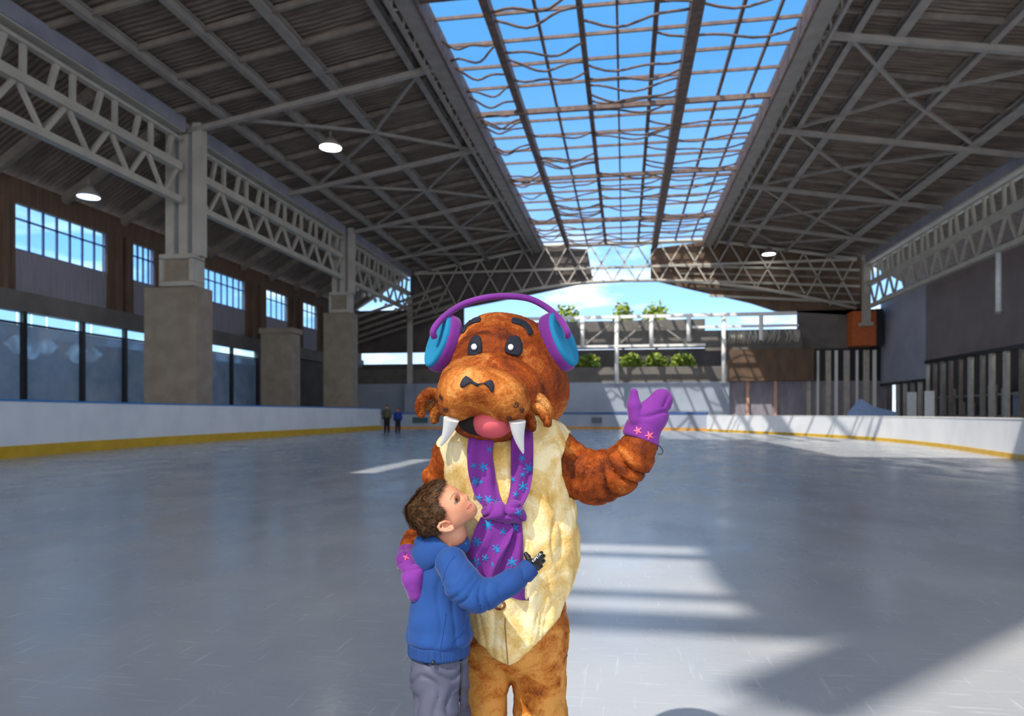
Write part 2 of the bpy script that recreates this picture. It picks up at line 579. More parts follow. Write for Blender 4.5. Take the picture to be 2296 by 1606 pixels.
# ------------------------------------------------------------------ trusses and columns
def truss(x, y0, y1, zt, zm, zb, n, sd, lab):
    root = empty('lattice_truss', (x, y0, zb))
    tag(root, lab, 'truss')
    MB().bar((x, y0, zt), (x, y1, zt), 0.6, 0.5).build('top_chord', M_truss, root)
    MB().bar((x + sd * 0.33, y0, zt + 0.12), (x + sd * 0.33, y1, zt + 0.12), 0.08, 0.62).build('fascia_plate', M_fascia, root)
    MB().bar((x, y0, zt - 0.55), (x, y1, zt - 0.55), 0.3, 0.14).build('inner_flange', M_truss, root)
    MB().bar((x, y0, zm), (x, y1, zm), 0.4, 0.38).build('middle_chord', M_truss, root)
    MB().bar((x, y0, zb), (x, y1, zb), 0.36, 0.3).build('bottom_chord', M_truss, root)
    st = (y1 - y0) / n
    for i in range(n):
        ya = y0 + st * (i + 0.2)
        up = i % 2
        MB().bar((x, ya, zm + 0.1), (x, ya + st * (0.35 if up else 0.02), zt - 0.5), 0.16, 0.2, up=(0, 1, 0)).build('strut', M_truss, root)
        a = (x, y0 + st * i, zb + 0.1) if up else (x, y0 + st * i, zm - 0.1)
        b = (x, y0 + st * (i + 0.9), zm - 0.1) if up else (x, y0 + st * (i + 0.9), zb + 0.1)
        MB().bar(a, b, 0.14, 0.17, up=(0, 1, 0)).build('diagonal', M_truss, root)
    return root

TX = -21.3
truss(TX, 12.5, 30.7, 15.25, 13.35, 11.75, 16, 1, 'cream lattice truss along the left side, the one nearest the camera')
truss(TX, 32.0, 50.2, 15.25, 13.35, 11.75, 16, 1, 'cream lattice truss between the two big left columns')
truss(TX, 51.4, 67.0, 15.25, 13.35, 11.75, 14, 1, 'cream lattice truss at the far left beyond the second column')
truss(21.5, 28.0, 66.0, 15.0, 12.9, 10.9, 34, -1, 'grey lattice truss along the right side of the hall')

def column(x, y, ztop, zbox, lab, w=1.9, boxed=True):
    root = empty('steel_column', (x, y, zbox))
    tag(root, lab, 'column')
    for dx in (-0.36, 0.02, 0.40):
        MB().box((x + dx * w - 0.14 * w, y - 0.22, zbox + 1.5), (x + dx * w + 0.10 * w, y + 0.3, ztop)).build('flange', M_truss, root)
    MB().box((x - 0.40 * w, y - 0.05, zbox + 1.5), (x + 0.44 * w, y + 0.2, ztop)).build('web_plate', M_fascia, root)
    if boxed:
        mb = MB()
        for a, b, c, d in ((-0.56, 0.40, 1.32, 1.55), (-0.56, 0.40, 0, 0.22), (-0.56, -0.44, 0.2, 1.35), (0.28, 0.40, 0.2, 1.35)):
            mb.box((x + a * w, y - 0.55, zbox + c), (x + b * w, y + 0.4, zbox + d))
        mb.build('head_box', M_truss, root)
        MB().box((x - 0.46 * w, y - 0.4, zbox + 0.15), (x + 0.3 * w, y + 0.35, zbox + 1.4)).build('recessed_panel', M_pier, root)
    return root
column(-21.35, 31.3, 15.6, 7.6, 'massive cream steel column at the left with a boxed foot on a tan pier')
column(-21.35, 50.8, 15.6, 9.1, 'second cream steel column along the left side, nearer the walrus costume', w=1.7)
root = empty('steel_post', (-21.0, 66.6, 0))
tag(root, 'slim tan steel post at the far left behind the two skaters', 'post')
MB().box((-21.25, 66.4, 4.3), (-20.8, 66.8, 13)).build('shaft', M_truss, root)
MB().box((-21.45, 66.2, 0), (-20.6, 67.0, 4.3)).build('base_casing', M_endwall, root)
root = empty('steel_post', (21.3, 66.2, 0))
tag(root, 'grey steel post at the far end of the right truss', 'post')
MB().box((21.0, 66.05, 9.5), (21.6, 66.6, 15.2)).build('shaft', M_truss, root)
MB().box((20.8, 66.0, 9.2), (21.8, 66.8, 9.5)).build('foot_plate', M_truss, root)
def pier(x0, x1, y, ztop, lab, cap=False):
    mb = MB(); mb.box((x0, y, 0), (x1, y + 1.3, ztop))
    if cap:
        mb.box((x0 - 0.1, y - 0.1, ztop), (x1 + 0.15, y + 1.4, ztop + 0.35))
    tag(mb.build('concrete_pier', M_pier), lab, 'pier')
pier(-23.4, -20.55, 31.0, 7.6, 'broad tan concrete pier under the nearest left column')
pier(-24.7, -22.45, 44.5, 6.9, 'shorter tan pier standing between the two left columns', True)
pier(-22.8, -20.55, 50.4, 9.1, 'tan concrete pier under the second left column')

# ------------------------------------------------------------------ left wall with clerestory and glass screens
WX = -27.0
wins = ((27.3, 32.9, 7), (34.9, 36.7, 4), (41.4, 46.5, 7), (49.5, 52.9, 4), (55.7, 58.4, 3))
mb = MB()
ys = [-8.0]
for a, b, n in wins:
    ys += [a, b]
ys += [69.0]
for i in range(0, len(ys), 2):
    mb.box((WX - 0.3, ys[i], 6.9), (WX, ys[i + 1], 10.9))
mb.box((WX - 0.3, -8, 10.9), (WX, 69, 12.0))
struct(mb, 'wall_left', M_brown)
for n_, (a, b, n) in enumerate(wins):
    mb = MB(); mb.box((WX - 0.3, a, 6.9), (WX - 0.04, b, 8.8)); struct(mb, 'wall_left', M_greyclad)
    root = empty('window_%d' % (n_ + 2), (WX, a, 8.8)); tag(root, kind='structure')
    mb = MB()
    for i in range(n + 1):
        y = a + (b - a) * i / n
        mb.bar((WX - 0.1, y, 6.95), (WX - 0.1, y, 10.9), 0.08, 0.1)
    mb.bar((WX - 0.1, a, 10.2), (WX - 0.1, b, 10.2), 0.08, 0.08)
    mb.bar((WX - 0.1, a, 8.8), (WX - 0.1, b, 8.8), 0.1, 0.1)
    mb.build('mullions', M_bluedk, root)
    MB().box((WX - 0.2, a, 8.8), (WX - 0.17, b, 10.9)).build('pane', M_win, root)
for k, y in enumerate((24.0, 26.6, 33.6, 34.3, 37.3, 38.3, 39.6, 40.7, 47.3, 48.4, 53.7, 54.8, 59.4, 61)):
    thing_bar('timber_fin', (WX + 0.1, y, 6.9), (WX + 0.1, y, 11.0), 0.25, 0.3, M_brown, 'upright brown timber fin on the left wall, %s from the camera' % ordn[k], 'fin', 'timber fins on the left wall', I=False)
mb = MB(); mb.box((WX - 0.3, -8, 6.0), (WX + 0.25, 69, 6.9)); mb.box((WX - 0.3, -8, 0), (WX, 4.0, 6.0)); mb.box((WX - 0.3, 36.8, 0), (WX, 40.0, 6.0)); mb.box((WX - 0.3, 48.2, 0), (WX, 52, 6.0)); mb.box((WX - 0.3, 60, 0), (WX, 69, 6.0))
struct(mb, 'wall_left', M_band)
mb = MB(); mb.box((WX - 0.3, 52, 0), (WX, 60, 6.0)); struct(mb, 'door_1', M_dark)
for sc, (a, b, posts, lab) in enumerate(((4.0, 36.6, (4.1, 8.0, 12.0, 16.0, 19.9, 23.8, 27.6, 31.06, 34.06, 36.5), 'long glass screen with black posts behind the near left boards'),
                             (40.1, 48.1, (40.2, 44.5, 48.0), 'short glass screen between the two tan piers on the left'))):
    root = empty('glass_screen', (WX, a, 0)); tag(root, lab, 'glass screen')
    for y in posts:
        MB().bar((WX + 0.12, y, 0), (WX + 0.12, y, 6.0), 0.2, 0.2).build('post', M_black, root)
    MB().bar((WX + 0.1, a, 5.45), (WX + 0.1, b, 5.45), 0.12, 0.1).build('transom', M_black, root)
    MB().box((WX - 0.03, a, 0), (WX, b, 5.4)).build('pane', M_glass_left, root)
    MB().box((WX - 0.03, a, 5.5), (WX, b, 6.0)).build('top_light', M_win, root)
# glowing whitish lamps seen dimly behind the glass
for k, (y, z, h) in enumerate(((28.6, 4.2, 0.9), (29.4, 4.0, 1.1), (30.3, 4.3, 0.8), (32.2, 4.0, 1.0), (33.2, 4.1, 0.9), (41, 3.8, 1.0), (24.6, 4.2, 0.9))):
    mb = MB(); mb.ell((WX - 1.2, y, z + h / 2), (0.3, 0.42, h / 2))
    mb.tube([(WX - 1.2, y, z + h), (WX - 1.2, y, 6.3), (WX - 0.2, y, 6.4)], 0.03, 6)
    mb.bar((WX - 1.2, y, z + h / 2 - 0.1), (WX - 1.2, y, z + h / 2 + 0.1), 0.7, 0.7)
    tag(mb.build('pendant_lamp', M_lamp_blue), 'whitish hanging lamp glimpsed through the left glass screen', 'lamp', 'hanging lamps behind the left glass')
mb = MB(); mb.box((WX - 3.0, -8, 0), (WX - 2.8, 69, 5.3)); struct(mb, 'wall_left_back', M_bluegrey)

# ------------------------------------------------------------------ right wall
RX = 23.2
mb = MB(); mb.box((RX, 30, 5.5), (RX + 0.3, 58.7, 12.0)); struct(mb, 'wall_right', M_darkpanel)
mb = MB(); mb.box((RX, 58.7, 4.1), (RX + 0.3, 68.4, 12.0)); struct(mb, 'wall_right', M_bluegrey)
mb = MB(); mb.box((RX + 1.6, 30, 0), (RX + 1.8, 68.4, 5.8)); struct(mb, 'wall_right_back', M_dark)
mb = MB(); mb.box((RX - 0.1, 30, 5.25), (RX + 0.3, 58.7, 5.5)); mb.box((RX - 0.1, 58.7, 3.9), (RX + 0.3, 68.4, 4.1)); struct(mb, 'trim_1', M_black)
rr = random.Random(3)
k = 0
for y in (40.5, 42.4, 44.2, 45.6, 47.3, 49.0, 50.2, 51.8, 53.2, 54.7, 56.0, 57.3, 58.6, 60.0, 61.5, 63.0, 64.6, 66.2, 67.6):
    z = 5.3 if y < 58.7 else 3.9
    thing_bar('upright_post', (RX + 0.1, y, 0), (RX + 0.1, y, z), 0.2, rr.choice((0.2, 0.3, 0.45)), rr.choice((M_pale, M_steel, M_steel_dark)),
              'upright post of the right-hand shopfront, %s one from the right edge' % ordn[k], 'post', 'posts along the right shopfront', I=False)
    k += 1
for k, z in enumerate((1.2, 2.6)):
    thing_bar('shopfront_rail', (RX + 0.3, 40, z), (RX + 0.3, 58.6, z), 0.08, 0.12, M_steel, '%s horizontal rail of the right-hand shopfront' % ('lower', 'upper')[k], 'rail', I=False)
rr2 = random.Random(5)
for k in range(12):
    y = 41.3 + k * 1.45
    h = rr2.uniform(1.9, 3.4)
    o_ = MB().box((RX + 0.7, y, 0), (RX + 0.9, y + rr2.uniform(0.4, 0.9), h)).build('display_board', rr2.choice((M_endwall, M_pale, M_pier, M_greyclad)))
    tag(o_, 'blurred upright board inside the right-hand shopfront, %s from the right edge' % ordn[k], 'board', 'boards inside the right shopfront')
# pale boards leaning behind the right barrier
for k, (px_x, px_y, lab) in enumerate(((20.2, 50.5, 'white-blue panel standing behind the right boards, the right one of the pair'), (20.2, 53.4, 'white-blue panel standing behind the right boards, the left one of the pair'))):
    root = empty('standing_panel', (px_x, px_y, 0)); tag(root, lab, 'panel')
    MB().box((px_x - 0.3, px_y, 0.1), (px_x + 0.3, px_y + 0.08, 2.9)).build('face', M_tube, root)
    MB().box((px_x - 0.35, px_y - 0.2, 0), (px_x + 0.35, px_y + 0.3, 0.1)).build('foot', M_steel, root)
root = empty('fabric_cover', (18.8, 57.5, 0)); tag(root, 'light blue cloth hump showing above the right boards', 'cloth')
mb = MB(); mb.add([(16.9, 57, 0), (20.9, 57, 0), (20.9, 58.4, 0), (16.9, 58.4, 0), (17.3, 57.3, 1.5), (18.1, 57.4, 2.5), (19.0, 57.4, 1.9), (20.6, 57.4, 1.5), (17.3, 58, 1.5), (18.1, 58, 2.5), (19.0, 58, 1.9), (20.6, 58, 1.5)],
                  [(0, 1, 7, 6, 5, 4), (3, 8, 9, 10, 11, 2), (4, 5, 9, 8), (5, 6, 10, 9), (6, 7, 11, 10), (0, 4, 8, 3), (1, 2, 11, 7)])
mb.build('cloth', mat('light_blue_cloth', (150, 180, 225), (170, 195, 235), rough=0.8), root)
# hanging white tube
root = empty('hanging_tube', (21.5, 44.5, 10.8)); tag(root, 'white vertical tube hanging under the right truss', 'tube light')
MB().tube([(21.5, 44.5, 10.9), (21.5, 44.5, 7.3)], 0.15, 12).build('tube', M_tube, root)
MB().tube([(21.5, 44.5, 7.3), (21.5, 44.5, 7.15)], 0.18, 12).build('end_cap', M_steel, root)

# ------------------------------------------------------------------ far end
FY = 68.0
M_pinkpost = mat('pink_tan_paint', (206, 158, 138), (218, 172, 152), rough=0.6)
mb = MB()
mb.box((-28, FY, 0), (9.8, FY + 0.4, 4.4)); struct(mb, 'wall_back', M_endwall)
mb = MB(); mb.box((-28, FY + 0.5, 4.4), (9.8, FY + 0.9, 5.9)); mb.box((-28, FY + 0.1, 4.4), (9.8, FY + 0.9, 4.5)); struct(mb, 'wall_back', M_band)
mb = MB(); mb.box((9.8, FY + 0.3, 0), (24, FY + 0.7, 4.4)); struct(mb, 'wall_back', M_greyclad)
mb = MB(); mb.box((9.6, FY - 1.2, 4.4), (17.0, FY + 0.6, 7.3)); struct(mb, 'wall_back', M_brown)
mb = MB(); mb.box((16.0, FY + 0.5, 0), (24, FY + 0.9, 11.0)); struct(mb, 'wall_back', M_band)
mb = MB(); mb.box((-28, FY + 0.6, 7.6), (-16, FY + 0.8, 12)); mb.box((-28, FY + 0.6, 4.4), (-16, FY + 0.8, 6.45)); mb.box((-19.0, FY + 1.6, 7.6), (-7.2, FY + 1.8, 10.2)); struct(mb, 'wall_back', M_dark)
for k, (x, c) in enumerate(((11.4, 'left'), (13.9, 'right'))):
    thing_bar('upright_post', (x, FY, 0), (x, FY, 4.4), 0.28, 0.2, M_pinkpost, 'slim pinkish post at the far shopfront, the %s one of two' % c, 'post', I=False)
for k, x in enumerate((16.9, 17.7, 18.6, 19.3, 20.2, 21.1, 21.9, 22.6)):
    thing_bar('shop_mullion', (x, FY + 0.2, 0), (x, FY + 0.2, 7.2), (0.34, 0.2, 0.45, 0.25, 0.5, 0.2, 0.5, 0.3)[k], 0.2, (M_pale, M_whitepaint)[k % 2],
              'tall cream mullion at the far right corner, %s from the left' % ordn[k], 'mullion', 'cream mullions at the far right corner', I=False)
mb = MB(); mb.box((16.4, FY + 0.35, 0), (24, FY + 0.45, 7.4)); struct(mb, 'window_7', M_black)
root = empty('orange_box', (21.4, 66.5, 7.6)); tag(root, 'orange box-shaped cabin wall at the far right under the truss', 'box')
MB().box((20.3, 66.8, 7.5), (22.3, 68.4, 10.6)).build('shell', M_orangebox, root)
MB().box((22.3, 66.9, 7.4), (22.9, 68.4, 10.8)).build('dark_side', M_black, root)
# white footbridge frame in front of a grey panel
root = empty('footbridge_frame', (4, 66.5, 4.2)); tag(root, 'white painted frame of posts and rails across the far end', 'frame')
MB().bar((-12, 66.5, 10.5), (15.4, 66.5, 10.5), 0.3, 0.3).build('top_rail', M_whitepaint, root)
MB().bar((-12, 66.5, 7.75), (7.4, 66.5, 7.75), 0.25, 0.22).build('bottom_rail', M_whitepaint, root)
MB().bar((6.2, 66.5, 9.4), (15.6, 66.5, 9.4), 0.2, 0.22).build('middle_rail', M_whitepaint, root)
for x, z0 in ((-7.6, 7.7), (-3.95, 7.7), (-0.72, 4.2), (2.5, 7.7), (5.9, 8.1), (9.05, 4.2), (12.35, 8.1)):
    MB().tube([(x, 66.5, z0), (x, 66.5, 10.5)], 0.2, 10).build('post', M_whitepaint, root)
for x in (-0.72, 9.05):
    MB().bar((x, 66.4, 4.3), (x, 68.1, 4.3), 0.12, 0.12).build('bracket', M_whitepaint, root)
for a, b in (((-3.9, 7.8), (-0.7, 10.4)), ((2.4, 10.4), (5.9, 7.8)), ((-0.7, 7.8), (2.4, 10.4))):
    MB().bar((a[0], 66.8, a[1]), (b[0], 66.8, b[1]), 0.15, 0.15).build('brace', M_steel, root)
mb = MB(); mb.box((-12, 67.6, 7.6), (7.5, 67.8, 10.3)); mb.box((7.5, 67.6, 7.3), (16.2, 67.8, 9.2)); struct(mb, 'wall_back', M_band)
rr = random.Random(8)
mb = MB()
for i in range(60):
    x = 9.4 + 6.4 * rr.random()
    mb.tube([(x, 67.56, 7.9 + rr.random() * 0.3), (x + 0.15, 67.5, 8.5), (x - 0.1 + 0.4 * rr.random(), 67.56, 9.1)], 0.05, 5)
tag(mb.build('netting', M_pale), 'pale bundled netting behind the right end of the white frame', 'netting', kind='stuff')

mb = MB(); mb.box((-16, 75, 0), (24, 75.3, 8.2)); struct(mb, 'wall_back', M_dark)
# gable lattice
root = empty('gable_truss', (0, FY, 13.4)); tag(root, 'tan lattice gable truss closing the far end of the roof', 'truss')
def arch(x):
    return 11.3 + 2.9 * (1 - (x / 20.0) ** 2)
MB().tube([(x, FY, arch(x)) for x in range(-21, 22, 3)], 0.16, 6).build('bottom_chord', M_truss, root)
MB().bar((-21, FY, 15.5), (21, FY, 15.5), 0.22, 0.22).build('middle_chord', M_truss, root)
MB().tube([(x, FY, zr(x) - 0.3) for x in (-21, -8, 8, 21)], 0.2, 6, smooth=False).build('top_chord', M_truss, root)
for i in range(-9, 10):
    x = i * 2.2
    for s in (-1, 1):
        MB().bar((x - s * 1.1, FY, arch(x) + 0.0), (x + s * 1.1, FY, zr(x) - 0.35), 0.13, 0.13).build('lattice_bar', M_truss, root)
mb = MB(); mb.add([(-21.6, FY + 0.5, 10.9), (-16, FY + 0.5, 12.0), (-9, FY + 0.5, 13.2), (-3.0, FY + 0.5, 14.3), (-3.6, FY + 0.5, 17.5), (-8.5, FY + 0.5, 18.0), (-21.6, FY + 0.5, 15.8)], [(0, 1, 2, 3, 4, 5, 6)])
mb2 = MB(); 
v = mb.v + [(a, b + 0.2, c) for a, b, c in mb.v]; n = 7
mb2.add(v, [tuple(range(n)), tuple(range(2 * n - 1, n - 1, -1))] + [(i, (i + 1) % n, (i + 1) % n + n, i + n) for i in range(n)])
struct(mb2, 'wall_back', M_dark)
mb2 = MB(); q = [(2.5, FY + 0.5, 14.3), (6.5, FY + 0.5, 13.2), (11.8, FY + 0.5, 11.8), (14, FY + 0.5, 11.0), (21.6, FY + 0.5, 10.4), (21.6, FY + 0.5, 16.0), (8.5, FY + 0.5, 17.9), (2.5, FY + 0.5, 17.3)]; n = 8
mb2.add(q + [(a, b + 0.2, c) for a, b, c in q], [tuple(range(n)), tuple(range(2 * n - 1, n - 1, -1))] + [(i, (i + 1) % n, (i + 1) % n + n, i + n) for i in range(n)])
struct(mb2, 'wall_back', M_brown)
for k in range(5):
    thing_bar('gable_rail', (4 + k, FY + 0.4, 15.6 - k * 0.75), (21.4, FY + 0.4, 14.6 - k * 0.75), 0.16, 0.22, (M_truss, M_steel_dark)[k % 2],
              'tan rail under the right end of the gable, %s from the top' % ordn[k], 'rail', I=False)
# aisle beams on the far left
k = 0
for y in range(22, 68, 4):
    thing_bar('aisle_beam', (-27.0, y, 11.75), (-22.0, y, 14.9), 0.25, 0.4, M_steel_dark, 'brown-grey beam under the left aisle ceiling, %s from the camera' % ordn[k], 'beam', 'beams of the left aisle', I=False)
    k += 1
k = 0
for y in (60.5, 62, 63.5, 65, 66.5):
    thing_bar('slanting_beam', (-27.2, y, 8.3 + (66.5 - y) * 0.15), (-16.2, y + 0.3, 11.6 + (66.5 - y) * 0.2), 0.18, 0.22, M_steel_dark, 'tan slanting beam at the far left, %s in a row of five' % ordn[k], 'beam', 'slanting beams at the far left', I=False)
    k += 1

# ------------------------------------------------------------------ rink boards
def ribbon_wall(pts, z0, z1, th, off=0.0):
    mb = MB()
    P = [Vector((x, y, 0)) for x, y in pts]
    nrm = []
    for i in range(len(P)):
        d = (P[min(i + 1, len(P) - 1)] - P[max(i - 1, 0)]).normalized()
        nrm.append(Vector((-d.y, d.x, 0)))
    v = []
    for p, n in zip(P, nrm):
        for s_, z in ((off, z0), (off + th, z0), (off + th, z1), (off, z1)):
            q = p + n * s_
            v.append((q.x, q.y, z))
    fs = []
    for i in range(len(P) - 1):
        for j in range(4):
            fs.append((i * 4 + j, i * 4 + (j + 1) % 4, (i + 1) * 4 + (j + 1) % 4, (i + 1) * 4 + j))
    fs += [(3, 2, 1, 0), tuple(len(v) - 4 + j for j in range(4))]
    mb.add(v, fs)
    return mb
def smooth_pts(p, n=6):
    o = []
    for i in range(len(p) - 1):
        a, b, c, d = p[max(i - 1, 0)], p[i], p[i + 1], p[min(i + 2, len(p) - 1)]
        for k in range(n):
            t = k / n
            o.append(tuple(0.5 * (2 * b[j] + (c[j] - a[j]) * t + (2 * a[j] - 5 * b[j] + 4 * c[j] - d[j]) * t * t + (-a[j] + 3 * b[j] - 3 * c[j] + d[j]) * t ** 3) for j in range(len(b))))
    o.append(tuple(p[-1]))
    return o
lp = smooth_pts([(-14.5, -3), (-16.0, 2), (-17.2, 8), (-18.2, 14), (-18.8, 18.4), (-19.5, 23), (-20.1, 30), (-20.2, 40), (-20.2, 50), (-20.6, 57.0)])
root = empty('rink_barrier', (-19.5, 25, 0)); tag(root, 'white rink boards with yellow kick strip and blue rail along the left side', 'rink boards')
ribbon_wall(lp, 0.38, 1.78, 0.12).build('panel', M_white, root)
ribbon_wall(lp, 0.0, 0.38, 0.14, -0.02).build('kick_strip', M_yellow, root)
ribbon_wall(lp, 1.78, 1.84, 0.2, -0.04).build('cap_rail', M_blue, root)
fp = smooth_pts([(-20.6, 57.0), (-19.3, 59.2), (-15.8, 60.7), (-5.9, 62.0), (0, 61.0), (6.4, 56.5)])
root = empty('rink_barrier', (-5.9, 62, 0)); tag(root, 'greyish rink boards with orange strip across the far end of the ice', 'rink boards')
ribbon_wall(fp, 0.22, 1.3, 0.12).build('panel', M_endwall, root)
ribbon_wall(fp, 0.0, 0.22, 0.14, -0.02).build('kick_strip', M_orange, root)
ribbon_wall(fp, 1.3, 1.5, 0.2, -0.04).build('cap_rail', M_bluedk, root)
rp_ = smooth_pts([(6.4, 56.5), (9.9, 48.5), (12.0, 42.2), (12.9, 37.2), (12.8, 30.8), (12.2, 26.3), (11.7, 22.8), (11.0, 17), (10.6, 10), (10.4, 3)])
root = empty('rink_barrier', (12.5, 30, 0)); tag(root, 'curved white rink boards with thin yellow strip on the right side', 'rink boards')
ribbon_wall(rp_, 0.16, 1.22, 0.12).build('panel', M_white, root)
ribbon_wall(rp_, 0.0, 0.16, 0.14, -0.02).build('kick_strip', M_yellow, root)
ribbon_wall(rp_, 1.22, 1.26, 0.16, -0.02).build('cap_rail', M_whitepaint, root)
# coloured blotches of adverts on the far boards, each a small panel
for k, (x, y, w_, c, nm) in enumerate(((-17.9, 59.8, 1.4, (60, 90, 90), 'dark green'), (-14.2, 60.95, 1.2, (60, 130, 120), 'teal'), (-12.3, 61.3, 0.9, (190, 50, 90), 'crimson'), (-2.4, 61.55, 0.9, (80, 86, 100), 'dark grey'))):
    root = MB().box((x - w_ / 2, y - 0.16, 0.55), (x + w_ / 2, y - 0.1, 1.05)).build('advert_panel', mat('advert_%d' % k, c, rough=0.5))
    tag(root, 'small %s advert patch on the far rink boards' % nm, 'advert')

# ------------------------------------------------------------------ lamps
def lamp(x, y, z, r, m, lab, power):
    root = empty('high_bay_lamp', (x, y, z)); tag(root, lab, 'lamp')
    mb = MB()
    mb.tube([(x, y, z + 0.02), (x, y, z + 0.12), (x, y, z + 0.4), (x, y, z + 0.55)], [r, r * 0.98, r * 0.5, r * 0.3], 24)
    mb.build('housing', M_steel, root)
    MB().tube([(x, y, z), (x, y, z + 0.03)], r * 0.93, 24).build('diffuser', m, root)
    MB().tube([(x, y, z + 0.5), (x, y, z + 0.9)], 0.04, 8).build('stem', M_steel, root)
lamp(-15.3, 34.7, 15.4, 0.6, M_lamp, 'bright round lamp hanging under the left roof slope', 0)
lamp(-24.0, 28.1, 11.2, 0.5, M_lamp_blue, 'bluish oval lamp under the left aisle ceiling', 0)
lamp(13.0, 66.4, 15.9, 0.6, M_lamp, 'small bright round lamp at the far right under the roof', 0)
# strings of bulbs along the far left truss
k = 0
for i in range(9):
    y = 52.5 + i * 1.35
    mb = MB(); mb.ell((-20.9, y, 11.25 - 0.25 * (i % 2)), (0.16, 0.16, 0.2), 12, 8)
    mb.tube([(-20.9, y, 11.3), (-21.25, y, 11.75)], 0.02, 6)
    tag(mb.build('hanging_bulb', M_pale), 'pale round bulb hanging from the far left truss', 'bulb', 'bulbs along the far left truss')

# ------------------------------------------------------------------ trees outside
M_leaf = mat('foliage', (104, 128, 36), (160, 172, 66), rough=0.8, scale=3, bump=0.4)
M_bark = mat('bark', (86, 70, 56), (104, 86, 70), rough=0.9)
def tree(x, y, z0, h, r, seed, lab, name='tree', cat='tree'):
    R = random.Random(seed)
    root = empty(name, (x, y, 0)); tag(root, lab, cat)
    MB().tube([(x, y, 0), (x + 0.1, y, z0 + h * 0.5)], [0.25, 0.12], 8).build('trunk', M_bark, root)
    mb = MB()
    for i in range(420):
        a = R.uniform(0, 6.28); ph = math.acos(R.uniform(-1, 1)); q = R.uniform(0.55, 1.05)
        c = Vector((x + r * q * math.sin(ph) * math.cos(a), y + r * q * math.sin(ph) * math.sin(a), z0 + h / 2 + h / 2 * q * math.cos(ph)))
        u = Vector((R.uniform(-1, 1), R.uniform(-1, 1), R.uniform(-1, 1))).normalized() * 0.3
        w_ = Vector((R.uniform(-1, 1), R.uniform(-1, 1), R.uniform(-1, 1))).normalized() * 0.2
        mb.add([c - u, c + w_, c + u, c - w_], [(0, 1, 2, 3)])
    mb.build('crown', M_leaf, root)
for k, (x, z0, h, r) in enumerate(((-6.5, 9.2, 4.4, 1.8), (-0.2, 9.6, 4.0, 1.2), (3.4, 9.4, 4.3, 1.5))):
    tree(x, 78, z0, h, r, k, 'tree top showing above the white frame, %s from the left' % ordn[k])
for k, x in enumerate((-9, -6.2, -3.6, 0.6, 3.2, 5.8)):
    tree(x, 71.5, 5.4, 2.0, 1.2, 20 + k, 'sunlit green shrub in the gap behind the far wall, %s from the left' % ordn[k], 'shrub', 'shrub')
# ================================================================== figures
D0 = 2.108                        # the pair stands this far in front of the camera
K = D0 / FPX                      # metres per pixel of the photograph at that distance
ROT = Matrix.Rotation(TH, 4, 'Z')
BASE = Vector((-D0 * math.sin(TH), D0 * math.cos(TH), 0))
def Q(px, py, v=0.0):
    """place in the figures' own frame: u right, v away from the camera, z up"""
    d = D0 + v
    return np.array([(px - 1148) / FPX * d, v, CAM_H + (HOR - py) / FPX * d])
CAMP = np.array([0, -D0, CAM_H])

# ---- signed distance modelling
def ell(c, r, rot=None):
    c = np.asarray(c, float); r = np.asarray(r, float)
    def f(p):
        q = p - c
        if rot is not None:
            q = q @ rot
        k0 = np.sqrt(((q / r) ** 2).sum(-1)) + 1e-9
        k1 = np.sqrt(((q / (r * r)) ** 2).sum(-1)) + 1e-9
        return k0 * (k0 - 1) / k1
    return f
def cap(a, b, ra, rb, sq=1.0):
    a = np.asarray(a, float); b = np.asarray(b, float)
    ba = b - a; L2 = (ba * ba).sum()
    def f(p):
        q = p - a
        h = np.clip((q @ ba) / L2, 0, 1)
        d = q - h[..., None] * ba
        if sq != 1.0:
            d = d * np.array([1, 1 / sq, 1])
        return np.sqrt((d * d).sum(-1)) - (ra + (rb - ra) * h)
    return f
def chain(pts, radii, k=0.02, sq=1.0):
    return smin([cap(pts[i], pts[i + 1], radii[i], radii[i + 1], sq) for i in range(len(pts) - 1)], k)
def smin(fs, k):
    def f(p):
        a = fs[0](p)
        for g in fs[1:]:
            b = g(p)
            if k > 0:
                h = np.maximum(k - np.abs(a - b), 0) / k
                a = np.minimum(a, b) - h * h * k * 0.25
            else:
                a = np.minimum(a, b)
        return a
    return f
def smax(f1, f2, k=0.0):
    def f(p):
        a, b = f1(p), f2(p)
        if k > 0:
            h = np.maximum(k - np.abs(a - b), 0) / k
            return np.maximum(a, b) + h * h * k * 0.25
        return np.maximum(a, b)
    return f
def sub(f1, f2, k=0.0):
    return smax(f1, lambda p: -f2(p), k)
def off(f1, d):
    return lambda p: f1(p) - d
def poly_prism(pts):
    """2-D region given by photo outline, seen from the camera (a cone through the outline)"""
    P = np.array(pts, float)
    def f(p):
        d = D0 + p[..., 1]
        x = p[..., 0] / d * FPX + 1148
        y = HOR - (p[..., 2] - CAM_H) / d * FPX
        best = np.full(x.shape, 1e9)
        inside = np.zeros(x.shape, bool)
        n = len(P)
        for i in range(n):
            a, b = P[i], P[(i + 1) % n]
            e = b - a
            h = np.clip(((x - a[0]) * e[0] + (y - a[1]) * e[1]) / (e @ e), 0, 1)
            best = np.minimum(best, (x - a[0] - h * e[0]) ** 2 + (y - a[1] - h * e[1]) ** 2)
            cnd = (a[1] > y) != (b[1] > y)
            xi = (b[0] - a[0]) * (y - a[1]) / (b[1] - a[1] + 1e-12) + a[0]
            inside ^= cnd & (x < xi)
        return np.where(inside, -1, 1) * np.sqrt(best) * K
    return f

